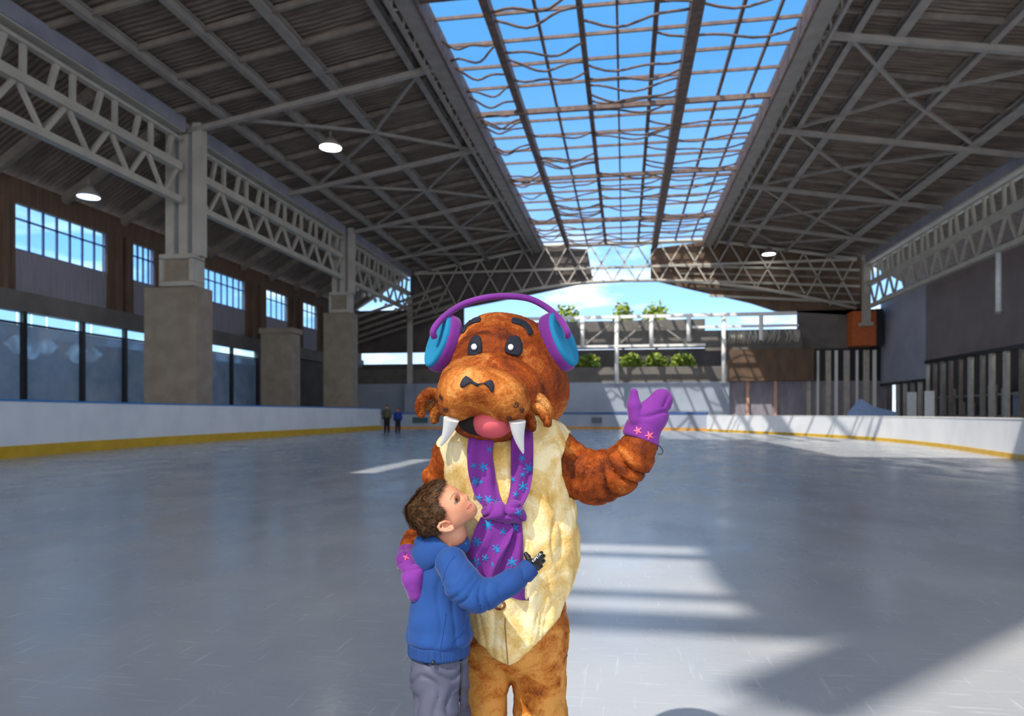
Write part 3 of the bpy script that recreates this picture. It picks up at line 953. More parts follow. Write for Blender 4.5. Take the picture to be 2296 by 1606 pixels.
def mesh_sdf(f, lo, hi, h):
    """surface nets, then the vertices are pulled onto the surface"""
    lo = np.asarray(lo, float); hi = np.asarray(hi, float)
    n = np.ceil((hi - lo) / h).astype(int) + 1
    ax = [lo[i] + h * np.arange(n[i]) for i in range(3)]
    val = np.empty(n)
    step = max(1, int(400000 / (n[1] * n[2])))
    for s in range(0, n[0], step):
        g = np.stack(np.meshgrid(ax[0][s:s + step], ax[1], ax[2], indexing='ij'), -1)
        val[s:s + step] = f(g)
    neg = val < 0
    c = np.zeros(n - 1, int)
    for dx in (0, 1):
        for dy in (0, 1):
            for dz in (0, 1):
                c += neg[dx:n[0] - 1 + dx, dy:n[1] - 1 + dy, dz:n[2] - 1 + dz]
    act = (c > 0) & (c < 8)
    idx = -np.ones(n - 1, int)
    I = np.argwhere(act)
    idx[act] = np.arange(len(I))
    acc = np.zeros((len(I), 3)); cnt = np.zeros(len(I))
    cs = [(0, 0, 0), (1, 0, 0), (0, 1, 0), (0, 0, 1), (1, 1, 0), (1, 0, 1), (0, 1, 1), (1, 1, 1)]
    for a in cs:
        for b in cs:
            d = np.array(b) - np.array(a)
            if d.sum() == 1 and d.min() >= 0:
                va = val[I[:, 0] + a[0], I[:, 1] + a[1], I[:, 2] + a[2]]
                vb = val[I[:, 0] + b[0], I[:, 1] + b[1], I[:, 2] + b[2]]
                m = (va < 0) != (vb < 0)
                t = va[m] / (va[m] - vb[m])
                acc[m] += np.array(a) + t[:, None] * d
                cnt[m] += 1
    V = lo + h * (I + acc / cnt[:, None])
    F = []
    for axis in range(3):
        o = [0, 0, 0]; o[axis] = 1
        sl = [slice(None)] * 3
        A = neg[:n[0] - o[0], :n[1] - o[1], :n[2] - o[2]]
        B = neg[o[0]:, o[1]:, o[2]:]
        E_ = np.argwhere(A != B)
        b1, b2 = [(1, 2), (2, 0), (0, 1)][axis]
        ok = (E_[:, b1] > 0) & (E_[:, b2] > 0) & (E_[:, b1] < n[b1] - 1) & (E_[:, b2] < n[b2] - 1)
        E_ = E_[ok]
        ins = A[E_[:, 0], E_[:, 1], E_[:, 2]]
        q = []
        for (s1, s2) in ((-1, -1), (0, -1), (0, 0), (-1, 0)):
            e2 = E_.copy(); e2[:, b1] += s1; e2[:, b2] += s2
            q.append(idx[e2[:, 0], e2[:, 1], e2[:, 2]])
        q = np.stack(q, 1)
        q[~ins] = q[~ins][:, ::-1]
        F.append(q)
    F = np.concatenate(F)
    F = F[(F >= 0).all(1)]
    for _ in range(2):
        g = grad(f, V, h * 0.3)
        gn = np.maximum((g * g).sum(1), 0.05)
        stp = f(V) / gn
        V = V - g * np.clip(stp, -h * 0.6, h * 0.6)[:, None]
    return V, F
def grad(f, V, e=0.001):
    g = np.zeros_like(V)
    for i in range(3):
        d = np.zeros(3); d[i] = e
        g[:, i] = (f(V + d) - f(V - d)) / (2 * e)
    return g
def unit(g):
    return g / (np.linalg.norm(g, axis=-1, keepdims=True) + 1e-12)

class Noise:
    """smooth random field: a sum of plane waves"""
    def __init__(s, seed, freq, n=18, stretch=(1, 1, 1)):
        r = np.random.RandomState(seed)
        d = unit(r.normal(size=(n, 3))) * np.array(stretch)
        s.k = d * freq * r.uniform(0.5, 1.8, (n, 1)) * 2 * np.pi
        s.ph = r.uniform(0, 2 * np.pi, n)
        s.n = n
    def __call__(s, p):
        return np.sin(p @ s.k.T + s.ph).sum(-1) / math.sqrt(s.n / 2)
def displace(V, f, fn):
    n = unit(grad(f, V))
    return V + n * fn(V)[:, None]

def fur(V, F, count, length, width, seed, flow=(0, 0, -1), stand=0.55, rnd_=0.5, keep=None):
    """short pile: narrow leaning triangles rooted on the faces"""
    r = np.random.RandomState(seed)
    a, b, c, d = V[F[:, 0]], V[F[:, 1]], V[F[:, 2]], V[F[:, 3]]
    nr = np.cross(c - a, d - b)
    ar = np.linalg.norm(nr, axis=1) + 1e-12
    pk = r.choice(len(F), count, p=ar / ar.sum())
    s, t = r.rand(count, 1), r.rand(count, 1)
    P = a[pk] * (1 - s) * (1 - t) + b[pk] * s * (1 - t) + c[pk] * s * t + d[pk] * (1 - s) * t
    N = unit(nr[pk])
    if keep is not None:
        m = keep(P); P, N = P[m], N[m]
    k = len(P)
    fl = (flow(P) if callable(flow) else np.asarray(flow, float)) + r.normal(size=(k, 3)) * rnd_
    fl = fl - N * (fl * N).sum(1, keepdims=True)
    dr = unit(unit(fl) * (1 - stand) + N * stand)
    sd = unit(np.cross(dr, N)) * width * 0.5
    ln = length * r.uniform(0.6, 1.2, (k, 1))
    root = P - N * 0.001
    fv = np.stack([root - sd, root + sd, root + dr * ln], 1).reshape(-1, 3)
    ff = np.arange(3 * k).reshape(-1, 3)
    return fv, ff

OFF = {}                          # where each root stands in the figures' own frame
def build_np(name, parts, mats, root):
    """parts: list of (verts, faces, material index); faces quads or triangles; verts in the figures' frame"""
    me = bpy.data.meshes.new(name)
    vs_, ls, st, tot, mi, sm = [], [], [], [], [], []
    ko = 0; lo = 0
    for V, F, m in parts:
        V = np.asarray(V); F = np.asarray(F)
        vs_.append(V)
        k = F.shape[1]
        ls.append((F + ko).ravel())
        st.append(lo + np.arange(len(F)) * k)
        mi.append(np.full(len(F), m))
        ko += len(V); lo += F.size
    V = np.concatenate(vs_)
    lc = OFF.get(root.name, (0, 0, 0))
    V = V - np.array(lc)
    me.vertices.add(len(V))
    me.vertices.foreach_set('co', V.astype(np.float32).ravel())
    ls = np.concatenate(ls); st = np.concatenate(st)
    me.loops.add(len(ls))
    me.loops.foreach_set('vertex_index', ls.astype(np.int32))
    me.polygons.add(len(st))
    me.polygons.foreach_set('loop_start', st.astype(np.int32))
    for m in (mats if isinstance(mats, (list, tuple)) else [mats]):
        me.materials.append(m)
    me.polygons.foreach_set('material_index', np.concatenate(mi).astype(np.int32))
    me.polygons.foreach_set('use_smooth', np.ones(len(st), bool))
    me.update(calc_edges=True)
    me.validate()
    o = bpy.data.objects.new(name, me)
    C.objects.link(o)
    o.parent = root
    OFF[o.name] = lc
    return o

def mb_np(mb, mi=0):
    """shapes collected by MB (figures' frame) as arrays, quads and the rest apart"""
    V = np.array(mb.v)
    q = [f for f in mb.f if len(f) == 4]
    t = []
    for f in mb.f:
        if len(f) != 4:
            t += [(f[0], f[i], f[i + 1]) for i in range(1, len(f) - 1)]
    r = []
    if q:
        r.append((V, np.array(q), mi))
    if t:
        r.append((V, np.array(t), mi))
    return r

def bvh(V, F):
    return BVHTree.FromPolygons([tuple(v) for v in V], [tuple(int(i) for i in f) for f in F])
def hit(tree, px, py, dflt=0.0):
    d = Q(px, py, 0) - CAMP
    h = tree.ray_cast(Vector(CAMP), Vector(d))
    if h[0] is None:
        return Vector(Q(px, py, dflt)), Vector((0, -1, 0))
    return h[0], h[1]

def patch(tree, outline, thick=0.003, step=3.0, rim=2.0, dflt=0.0):
    """felt patch or print lying on a surface"""
    pts = []
    n = len(outline)
    for i in range(n):
        a, b = outline[i], outline[(i + 1) % n]
        m = max(1, int(math.hypot(b[0] - a[0], b[1] - a[1]) / step))
        for k in range(m):
            pts.append((a[0] + (b[0] - a[0]) * k / m, a[1] + (b[1] - a[1]) * k / m))
    nb = len(pts)
    P = np.array(pts)
    def ins(x, y):
        c = False
        for i in range(nb):
            x1, y1 = pts[i]; x2, y2 = pts[(i + 1) % nb]
            if (y1 > y) != (y2 > y) and x < (x2 - x1) * (y - y1) / (y2 - y1) + x1:
                c = not c
        return c
    inner = []
    x = P[:, 0].min()
    while x < P[:, 0].max():
        y = P[:, 1].min()
        while y < P[:, 1].max():
            if ins(x, y) and np.min((P[:, 0] - x) ** 2 + (P[:, 1] - y) ** 2) > (step * 0.6) ** 2:
                inner.append((x, y))
            y += step
        x += step
    allp = [Vector(p) for p in pts + inner]
    r = geometry.delaunay_2d_cdt(allp, [(i, (i + 1) % nb) for i in range(nb)], [], 1, 1e-5)
    v2, tris = r[0], r[2]
    V = []
    miss = []
    vdir = unit(CAMP - Q(float(P[:, 0].mean()), float(P[:, 1].mean()), 0))
    for p in v2:
        miss.append(tree.ray_cast(Vector(CAMP), Vector(Q(p.x, p.y, 0) - CAMP))[0] is None)
        h, nn = hit(tree, p.x, p.y, dflt)
        if nn.dot(Vector((0, -1, 0))) < 0:
            nn = -nn
        dd = math.sqrt(np.min((P[:, 0] - p.x) ** 2 + (P[:, 1] - p.y) ** 2))
        k = min(1.0, 0.45 + 0.55 * dd / rim) if rim > 0 else 1.0
        V.append(np.array(h) + (vdir * 0.8 + np.array(nn) * 0.2) * thick * k)
    V = np.array(V)
    T = np.array([tuple(t[:3]) for t in tris if len(t) >= 3 and not (miss[t[0]] or miss[t[1]] or miss[t[2]])])
    # rim walls down to the surface
    cntE = {}
    for t in T:
        for i in range(3):
            e_ = (int(t[i]), int(t[(i + 1) % 3]))
            cntE[e_] = 1
    edge = [e_ for e_ in cntE if (e_[1], e_[0]) not in cntE]
    k = len(V)
    W = list(V)
    extra = []
    mp_ = {}
    for a, b in edge:
        for q in (a, b):
            if q not in mp_:
                mp_[q] = len(W)
                W.append(V[q] + (V[q] - CAMP) / np.linalg.norm(V[q] - CAMP) * thick * 1.5)
        extra.append((a, mp_[a], mp_[b])); extra.append((a, mp_[b], b))
    return np.array(W), np.array([tuple(t) for t in T] + extra)

def stroke(tree, pts, wpx, lift=0.0015, dflt=0.0, seg=8, n=6):
    """stitched line lying on a surface"""
    q = smooth_pts(pts, n)
    P = [np.array(hit(tree, x, y, dflt)[0] + hit(tree, x, y, dflt)[1] * lift) for x, y in q]
    mb = MB(); mb.tube(P, wpx * K * 0.5, seg)
    return mb_np(mb)

def spiral(cx, cy, r, turns=1.3, a0=0.0, n=16, sx=1.0):
    return [(cx + sx * r * (0.15 + 0.85 * i / n) * math.cos(a0 + turns * 6.283 * i / n), cy + r * (0.15 + 0.85 * i / n) * math.sin(a0 + turns * 6.283 * i / n)) for i in range(n + 1)]

def root_at(name, u, v, label, cat):
    p = ROT @ Vector((u, D0 + v, 0))
    o = empty(name, p, TH)
    OFF[o.name] = (u, v, 0.0)
    tag(o, label, cat)
    return o

# ------------------------------------------------------------------ plush and cloth materials
def plush(name, dark, midc, light, lo=0.38, hi=0.62, scale=9.0, rough=0.75, sheen=0.12):
    m = bpy.data.materials.new(name)
    m.use_nodes = True
    t = m.node_tree
    b = t.nodes['Principled BSDF']
    b.inputs['Roughness'].default_value = rough
    b.inputs['Specular IOR Level'].default_value = 0.25
    b.inputs['Sheen Weight'].default_value = sheen
    b.inputs['Sheen Roughness'].default_value = 0.35
    b.inputs['Sheen Tint'].default_value = lin(light)
    co = t.nodes.new('ShaderNodeTexCoord')
    n1 = t.nodes.new('ShaderNodeTexNoise'); n1.inputs['Scale'].default_value = scale; n1.inputs['Detail'].default_value = 7; n1.inputs['Roughness'].default_value = 0.62; n1.inputs['Distortion'].default_value = 0.6
    n2 = t.nodes.new('ShaderNodeTexNoise'); n2.inputs['Scale'].default_value = 160; n2.inputs['Detail'].default_value = 3
    t.links.new(co.outputs['Object'], n1.inputs['Vector'])
    t.links.new(co.outputs['Object'], n2.inputs['Vector'])
    ad = t.nodes.new('ShaderNodeMath'); ad.operation = 'MULTIPLY_ADD'
    ad.inputs[1].default_value = 0.22; 
    t.links.new(n2.outputs['Fac'], ad.inputs[0]); 
    sb = t.nodes.new('ShaderNodeMath'); sb.operation = 'SUBTRACT'; sb.inputs[1].default_value = 0.11
    t.links.new(n1.outputs['Fac'], sb.inputs[0]); t.links.new(sb.outputs[0], ad.inputs[2])
    r = t.nodes.new('ShaderNodeValToRGB')  # random tone patches, partly imitating light on the lean of the pile
    r.color_ramp.elements[0].position = lo; r.color_ramp.elements[0].color = lin(dark)
    r.color_ramp.elements[1].position = hi; r.color_ramp.elements[1].color = lin(light)
    q = r.color_ramp.elements.new((lo + hi) / 2); q.color = lin(midc)
    t.links.new(ad.outputs[0], r.inputs[0])
    t.links.new(r.outputs[0], b.inputs['Base Color'])
    bp = t.nodes.new('ShaderNodeBump'); bp.inputs['Strength'].default_value = 0.35; bp.inputs['Distance'].default_value = 0.004
    t.links.new(n2.outputs['Fac'], bp.inputs['Height']); t.links.new(bp.outputs[0], b.inputs['Normal'])
    return m
M_fur_dark = plush('brown_plush', (84, 28, 1), (144, 62, 6), (196, 126, 60), 0.36, 0.70)
M_fur_tan = plush('tan_plush', (126, 52, 4), (172, 98, 34), (202, 146, 82), 0.42, 0.66, scale=8)
M_fur_leg = plush('leg_plush', (104, 40, 3), (170, 98, 30), (198, 138, 66), 0.34, 0.58, scale=11)
M_fur_arm = plush('arm_plush', (88, 32, 1), (148, 66, 6), (192, 126, 56), 0.38, 0.76, scale=14)
M_cream = plush('cream_plush', (190, 150, 74), (216, 184, 118), (232, 216, 172), 0.34, 0.62, scale=9, sheen=0.08)
M_purple = mat('purple_fleece', (102, 28, 122), (114, 38, 136), rough=0.9, scale=6, bump=0.14, bscale=420, sheen=0.25)
M_cyan = mat('cyan_fleece', (0, 110, 152), (4, 122, 164), rough=0.85, scale=6, bump=0.1, bscale=420)
M_print = mat('teal_print', (20, 100, 160), (34, 116, 172), rough=0.9)
M_pink = mat('pink_print', (224, 84, 120), (234, 100, 130), rough=0.9)
M_felt = mat('black_felt', (26, 28, 40), (36, 38, 52), rough=0.7, bump=0.3, bscale=300, spec=0.3)
M_stitch = mat('dark_stitch', (40, 22, 18), rough=0.8)
M_brownstitch = mat('brown_stitch', (120, 62, 24), rough=0.8)
M_pupil = mat('pupil', (206, 206, 204), rough=0.4)
M_tongue = mat('pink_tongue', (190, 74, 84), (202, 88, 96), rough=0.65, bump=0.05, bscale=200)
M_tusk = mat('tusk_fleece', (190, 192, 192), (204, 204, 202), rough=0.8, bump=0.1, bscale=400)
M_mouth = mat('mouth_dark', (22, 14, 12), rough=0.9)
M_elastic = mat('elastic', (14, 16, 22), rough=0.4)

# ================================================================== the walrus costume
wal = root_at('person', 0.0, 0.0, 'person in a brown plush walrus costume, waving one purple mitten', 'person')
P = Q
r_ = lambda *a: [x * K for x in a]

torso = smin([ell(P(1133, 1075, 0), r_(135, 112, 150)),
              ell(P(1149, 1225, 0), r_(141, 124, 190)),
              ell(P(1158, 1400, 0.01), r_(117, 112, 112)),
              cap(P(1030, 1022, 0), P(1240, 1010, 0), 0.068, 0.068, 1.1),
              cap(P(1135, 1000, 0.01), P(1135, 930, 0.02), 0.15, 0.13)], 0.05)
legs = smin([chain([P(1098, 1440, 0.01), P(1083, 1600, 0.0), P(1084, 1860, 0.0)], r_(64, 46, 42), 0.03, 1.1),
             chain([P(1203, 1440, 0.01), P(1212, 1600, 0.0), P(1210, 1860, 0.0)], r_(68, 55, 46), 0.03, 1.1)], 0.0)
feet = smin([ell(P(1084, 1925, -0.05), [0.075, 0.15, 0.055]), ell(P(1208, 1925, -0.05), [0.075, 0.15, 0.055])], 0.01)
armR_p = [P(1256, 1022, 0.0), P(1290, 1056, -0.02), P(1337, 1070, -0.045), P(1386, 1056, -0.075), P(1424, 1018, -0.10), P(1436, 996, -0.112)]
armR = chain(armR_p, r_(46, 53, 52, 45, 38, 32), 0.03)
armL_p = [P(1012, 1015, 0.0), P(990, 1075, 0.03), P(968, 1165, 0.05), P(932, 1226, -0.03), P(918, 1243, -0.12)]
armL = chain(armL_p, r_(38, 37, 36, 27, 25), 0.03)
body_f = smin([torso, smin([legs, feet], 0.03)], 0.03)
body_f = smin([body_f, armR, armL], 0.028)

# folds
nzA = Noise(1, 3.0); nzB = Noise(2, 9.0, stretch=(0.6, 1, 1.6)); nzC = Noise(5, 60)
def arm_param(p, pts):
    best = np.full(p.shape[0], 1e9); s_ = np.zeros(p.shape[0]); acc = 0
    for i in range(len(pts) - 1):
        a, b = pts[i], pts[i + 1]; ba = b - a; l = np.linalg.norm(ba)
        h = np.clip(((p - a) @ ba) / l ** 2, 0, 1)
        d = np.linalg.norm(p - a - h[:, None] * ba, axis=1)
        m = d < best
        best[m] = d[m]; s_[m] = (acc + h * l)[m]
        acc += l
    return s_, best
def pts_len(pts):
    return sum(np.linalg.norm(pts[i + 1] - pts[i]) for i in range(len(pts) - 1))
def ridge(x):               # broad rounded folds with sharp creases between
    return 1.0 - (1 - np.abs(np.sin(x))) ** 2.2
def body_disp(p):
    d = 0.0016 * nzB(p)
    for pts, amp in ((armR_p, 0.019), (armL_p, 0.012)):
        s_, dist = arm_param(p, pts)
        wgt = np.clip((0.085 - dist) / 0.02, 0, 1) * np.clip(s_ / 0.03, 0, 1) * np.clip((pts_len(pts) - s_) / 0.04, 0.15, 1)
        ph = s_ * 165 + 1.3 * nzA(p) + 12 * (p[:, 2] - 1.2) + 0.5 * nzB(p * 0.6)
        d = d + wgt * amp * (ridge(ph * 0.5 + 0.4) - 0.75) * np.clip(0.8 + 0.45 * nzA(p * 1.7 + 3), 0.1, 1.5)
    return d + 0.0007 * nzC(p)
V, F = mesh_sdf(body_f, (-0.42, -0.26, -0.01), (0.50, 0.30, 1.52), 0.0075)
V = displace(V, body_f, body_disp)
V[:, 2] = np.maximum(V[:, 2], 0)
bodyT = bvh(V, F)
# material zones: sleeves darker, legs lighter, by the cut of the costume
ctr = V[F].mean(1)
sR, dR = arm_param(ctr, armR_p)
sL, dL = arm_param(ctr, armL_p)
zone = np.where(((dR < 0.088) & (ctr[:, 0] > 0.14)) | ((dL < 0.075) & (ctr[:, 0] < -0.17)), 1, 0)
f1 = fur(V, F[zone == 1], 70000, 0.0045, 0.0010, 3, stand=0.45)
f0 = fur(V, F[zone == 0], 70000, 0.0032, 0.0010, 4, stand=0.35)
build_np('body', [(V, F[zone == 0], 0), (V, F[zone == 1], 1), (f1[0], f1[1], 1), (f0[0], f0[1], 0)], [M_fur_leg, M_fur_arm], wal)

# cream belly panel
outl = [(1040, 930), (1230, 930), (1281, 966), (1268, 995), (1259, 1022), (1259, 1068), (1281, 1096), (1300, 1116), (1350, 1150), (1350, 1325), (1275, 1325), (1253, 1382),
        (1215, 1434), (1163, 1482), (1140, 1494), (1100, 1472), (1069, 1440), (1057, 1424), (1025, 1390), (1005, 1330), (1000, 1100), (992, 1040), (975, 989)]
pan_f = smax(smax(off(torso, 0.013), poly_prism(outl), 0.004), lambda p: p[..., 1] - 0.05)
Vp, Fp = mesh_sdf(pan_f, (-0.25, -0.24, 0.58), (0.26, 0.08, 1.42), 0.006)
nzW = Noise(8, 7.0, stretch=(1.5, 1, 0.5)); nzX = Noise(9, 14)
def pan_disp(p):
    rt = np.clip((p[:, 0] - 0.02) / 0.12, 0, 1)
    return 0.0028 * nzW(p) + (0.0035 + 0.005 * rt) * (ridge(nzW(p * 0.8 + 2) * 2.0 + p[:, 0] * 34 + p[:, 2] * 7) - 0.8) + 0.0009 * nzX(p)
Vp = displace(Vp, torso, lambda p: np.maximum(pan_disp(p), -0.007))
panelT = bvh(Vp, Fp)
pan = build_np('belly_panel', [(Vp, Fp, 0)], [M_cream], wal)
pan['label'] = 'cream plush belly panel'
st = stroke(panelT, spiral(1123, 1354, 19, 1.25, 3.4), 5, 0.002)
build_np('belly_swirl', st, [M_brownstitch], pan)['label'] = 'brown stitched swirl'
st = stroke(panelT, [(1133, 1385), (1134, 1420), (1137, 1460), (1139, 1490)], 1.5, 0.003)
build_np('seam', st, [M_brownstitch], pan)

# ---- head
cR, sR_ = math.cos(math.radians(9)), math.sin(math.radians(9))
tilt = np.array([[cR, 0, sR_], [0, 1, 0], [-sR_, 0, cR]])       # muzzle drops towards the right
skull = smin([ell(P(1125, 806, 0.03), r_(119, 125, 108)), ell(P(1160, 872, 0.04), r_(119, 120, 116)), ell(P(1085, 880, 0.0), r_(98, 100, 96))], 0.05)
bridge = ell(P(1104, 868, -0.135), r_(112, 72, 70), tilt)
muzz = smin([ell(P(1030, 890, -0.20), r_(47, 74, 48), tilt), ell(P(1132, 900, -0.20), r_(50, 78, 47), tilt), ell(P(1078, 868, -0.20), r_(72, 78, 41), tilt)], 0.05)
jaw = ell(P(1104, 938, -0.115), r_(86, 90, 53))
head_f = smin([smin([skull, bridge], 0.008), jaw], 0.02)
Vh, Fh = mesh_sdf(head_f, (-0.26, -0.30, 1.22), (0.22, 0.26, 1.75), 0.006)
nzH = Noise(21, 6)
Vh = displace(Vh, head_f, lambda p: 0.0015 * nzH(p) + 0.0006 * nzC(p))
headT = bvh(Vh, Fh)
fh = fur(Vh, Fh, 90000, 0.0038, 0.0010, 7, stand=0.4)
hd = build_np('walrus_head', [(Vh, Fh, 0), (fh[0], fh[1], 0)], [M_fur_dark], wal)
hd['label'] = 'big round brown plush walrus head'
Vm, Fm = mesh_sdf(muzz, (-0.28, -0.36, 1.28), (0.12, -0.02, 1.60), 0.005)
Vm = displace(Vm, muzz, lambda p: 0.0018 * nzH(p) + 0.0005 * nzC(p))
muzT = bvh(Vm, Fm)
fm = fur(Vm, Fm, 45000, 0.0030, 0.0009, 8, stand=0.4)
mzo = build_np('muzzle', [(Vm, Fm, 0), (fm[0], fm[1], 0)], [M_fur_tan], wal)
mzo['label'] = 'puffy tan muzzle'

# mouth, tongue, tusks
mo = ell(P(1092, 950, -0.185), r_(58, 40, 27))
Vx, Fx = mesh_sdf(mo, (-0.2, -0.3, 1.28), (0.05, -0.05, 1.45), 0.006)
build_np('mouth', [(Vx, Fx, 0)], [M_mouth], wal)
to = ell(P(1104, 949, -0.205), r_(43, 42, 31))
Vx, Fx = mesh_sdf(to, (-0.2, -0.32, 1.28), (0.05, -0.05, 1.45), 0.005)
build_np('tongue', [(Vx, Fx, 0)], [M_tongue], wal)
for bx, by, tx, ty, r0, cv in ((1012, 940, 989, 999, 14, -4), (1160, 945, 1173, 1016, 15, 5)):
    pts = []; rad = []
    for i in range(13):
        t = i / 12
        pts.append(P(bx + (tx - bx) * t + cv * math.sin(math.pi * t) * -0.6, by + (ty - by) * t, -0.262 + 0.02 * t))
        rad.append(K * (r0 * (1 - t) ** 0.8 + 2.0))
    pts.append(P(tx, ty + 2, -0.242)); rad.append(0.0008)
    mb = MB(); mb.tube(pts, rad, 16)
    build_np('tusk', mb_np(mb), [M_tusk], wal)

# nose, eyes, brows, stitched spots
def cr1(pts, s=4.0159, ox=900, oy=640):
    return [(x / s + ox, y / s + oy) for x, y in pts]
nose = cr1([(580, 815), (548, 845), (528, 888), (533, 918), (560, 922), (592, 900), (620, 882), (652, 893), (683, 915), (710, 893), (745, 888), (775, 912), (800, 950), (815, 968), (832, 940), (835, 900), (822, 865), (803, 850), (770, 862), (735, 880), (685, 884), (650, 865), (618, 835)])
a_ = patch(muzT, nose, 0.006, 2.5, dflt=-0.28)
build_np('nose', [(a_[0], a_[1], 0)], [M_felt], mzo)
for ol, pc, nm in ((cr1([(597, 630), (596, 575), (606, 520), (630, 475), (660, 452), (695, 452), (716, 475), (724, 530), (726, 608), (690, 620), (650, 630)]), (1063.6, 778.3), 'eye'),
                   (cr1([(932, 605), (928, 575), (938, 525), (955, 480), (985, 455), (1030, 450), (1065, 468), (1088, 515), (1092, 575), (1080, 615), (1058, 642), (1020, 638), (975, 625)]), (1144.8, 779), 'eye')):
    a_ = patch(headT, ol, 0.0085, 2.5)
    eo = build_np(nm, [(a_[0], a_[1], 0)], [M_felt], wal)
    c = [(pc[0] + 6.3 * math.cos(q * 0.2618), pc[1] + 6.8 * math.sin(q * 0.2618)) for q in range(24)]
    a_ = patch(headT, c, 0.0115, 3, 0)
    p_ = build_np('pupil', [(a_[0], a_[1], 0)], [M_pupil], eo)
for cen, wd in ((cr1([(548, 405), (575, 352), (625, 322), (690, 305)]), 13.5), (cr1([(1015, 318), (1080, 335), (1130, 370), (1160, 425)]), 13.5)):
    q = smooth_pts(cen, 5)
    L_, R_ = [], []
    for i, p in enumerate(q):
        d = np.array(q[min(i + 1, len(q) - 1)]) - np.array(q[max(i - 1, 0)]); d = d / np.linalg.norm(d)
        nn = np.array([-d[1], d[0]])
        L_.append(tuple(np.array(p) + nn * wd / 2)); R_.append(tuple(np.array(p) - nn * wd / 2))
    def capend(p, d, s):
        d = d / np.linalg.norm(d); nn = np.array([-d[1], d[0]])
        return [tuple(np.array(p) + (d * math.sin(a) + nn * math.cos(a) * s) * wd / 2) for a in (0.6, 1.1, 1.57, 2.04, 2.54)]
    dE = np.array(q[-1]) - np.array(q[-2]); dS = np.array(q[0]) - np.array(q[1])
    ol = L_ + capend(q[-1], dE, 1) + R_[::-1] + capend(q[0], dS, 1)
    a_ = patch(headT, ol, 0.008, 3)
    build_np('eyebrow', [(a_[0], a_[1], 0)], [M_felt], hd)
for cx, cy, r, a0, s in ((991.5, 891, 6.5, 3.0, 0.55), (1002, 917, 6.5, 2.2, 0.9), (981, 899, 5, 3.2, 0.5), (1156, 906, 7.5, 1.2, 0.8), (1169.5, 919, 7.0, 2.5, 0.75), (1142, 935, 6.8, 2.0, 0.85)):
    st = stroke(muzT, spiral(cx, cy, r, 1.25, a0, 12, s), 2.0, 0.004, -0.25, 6, 3)
    build_np('stitched_spot', st, [M_stitch], mzo)

# whiskers: fat plush tubes
def whisker(pts, r0):
    q = smooth_pts([tuple(P(*p)) for p in pts], 5)
    n = len(q)
    mb = MB()
    rad = [K * r0 * (0.75 + 0.25 * math.sin(math.pi * min(1, 0.15 + i / n))) * (1 if i < n - 2 else (0.75 if i == n - 2 else 0.3)) for i in range(n)]
    mb.tube(q, rad, 14)
    Vw = np.array(mb.v)
    Fq = np.array([f for f in mb.f if len(f) == 4])
    Vw = Vw + 0.0008 * np.stack([nzC(Vw), nzC(Vw + 1), nzC(Vw + 2)], 1)
    a = fur(Vw, Fq, 4500, 0.0045, 0.0010, int(pts[0][0]), stand=0.6)
    build_np('whisker', mb_np(mb) + [(a[0], a[1], 0)], [M_fur_tan], wal)
whisker([(982, 884, -0.16), (962, 883, -0.17), (947, 897, -0.18), (941, 916, -0.18), (948, 937, -0.18)], 12)
whisker([(984, 900, -0.15), (968, 910, -0.15), (962, 916, -0.15), (958, 922, -0.15)], 9)
whisker([(986, 918, -0.17), (976, 926, -0.18), (974, 938, -0.18), (976, 950, -0.18)], 10.5)
whisker([(1184, 884, -0.15), (1201, 889, -0.17), (1217, 902, -0.17), (1229, 922, -0.17), (1234, 942, -0.165)], 11.5)
whisker([(1184, 906, -0.16), (1203, 914, -0.175), (1216, 925, -0.18), (1226, 942, -0.18), (1229, 958, -0.18)], 11.5)
whisker([(1176, 922, -0.17), (1186, 935, -0.185), (1192, 952, -0.19), (1194, 968, -0.19)], 10.5)

# ear muffs: worn on the head, yet a thing of their own
ear = root_at('ear_muffs', 0.0, 0.03, 'purple and turquoise ear muffs worn on the walrus head', 'ear muffs')
def cup(cx, cy, v, axis, long2, ra, rb, half, nm):
    ax = unit(np.array(axis, float)); lg = np.array(long2, float); lg = unit(lg - ax * (lg @ ax)); sh = np.cross(ax, lg)
    R = np.stack([lg, sh, ax], 1)
    c = P(cx, cy, v)
    def f(p):
        q = (p - c) @ R
        k = np.sqrt((q[..., 0] / ra) ** 2 + (q[..., 1] / rb) ** 2) + 1e-9
        rad = (k - 1) * min(ra, rb) + half * 0.75
        h = np.abs(q[..., 2]) - half + half * 0.75
        return np.minimum(np.maximum(rad, h), 0) + np.sqrt(np.maximum(rad, 0) ** 2 + np.maximum(h, 0) ** 2) - half * 0.75
    lo = c - 0.13; hi = c + 0.13
    Vc, Fc = mesh_sdf(f, lo, hi, 0.005)
    cu = build_np('cup', [(Vc, Fc, 0)], [M_purple], ear)
    c2 = c + ax * half * 0.42
    def g(p):
        q = (p - c2) @ R
        k = np.sqrt((q[..., 0] / (ra * 0.93)) ** 2 + (q[..., 1] / (rb * 0.93)) ** 2) + 1e-9
        rad = (k - 1) * min(ra, rb) + 0.008
        h = np.abs(q[..., 2]) - half * 0.75 + 0.008
        return np.minimum(np.maximum(rad, h), 0) + np.sqrt(np.maximum(rad, 0) ** 2 + np.maximum(h, 0) ** 2) - 0.008
    Vc, Fc = mesh_sdf(g, lo, hi, 0.005)
    fc = build_np('cup_face', [(Vc, Fc, 0)], [M_cyan], cu)
    fc['label'] = 'turquoise fleece outer face'
cup(996, 771, -0.02, (-0.80, -0.50, 0.29), (-0.36, 0.0, -1.0), 0.089, 0.062, 0.027, 'left')
cup(1250, 768, -0.02, (0.79, -0.52, 0.33), (0.42, 0.0, -1.0), 0.092, 0.064, 0.027, 'right')
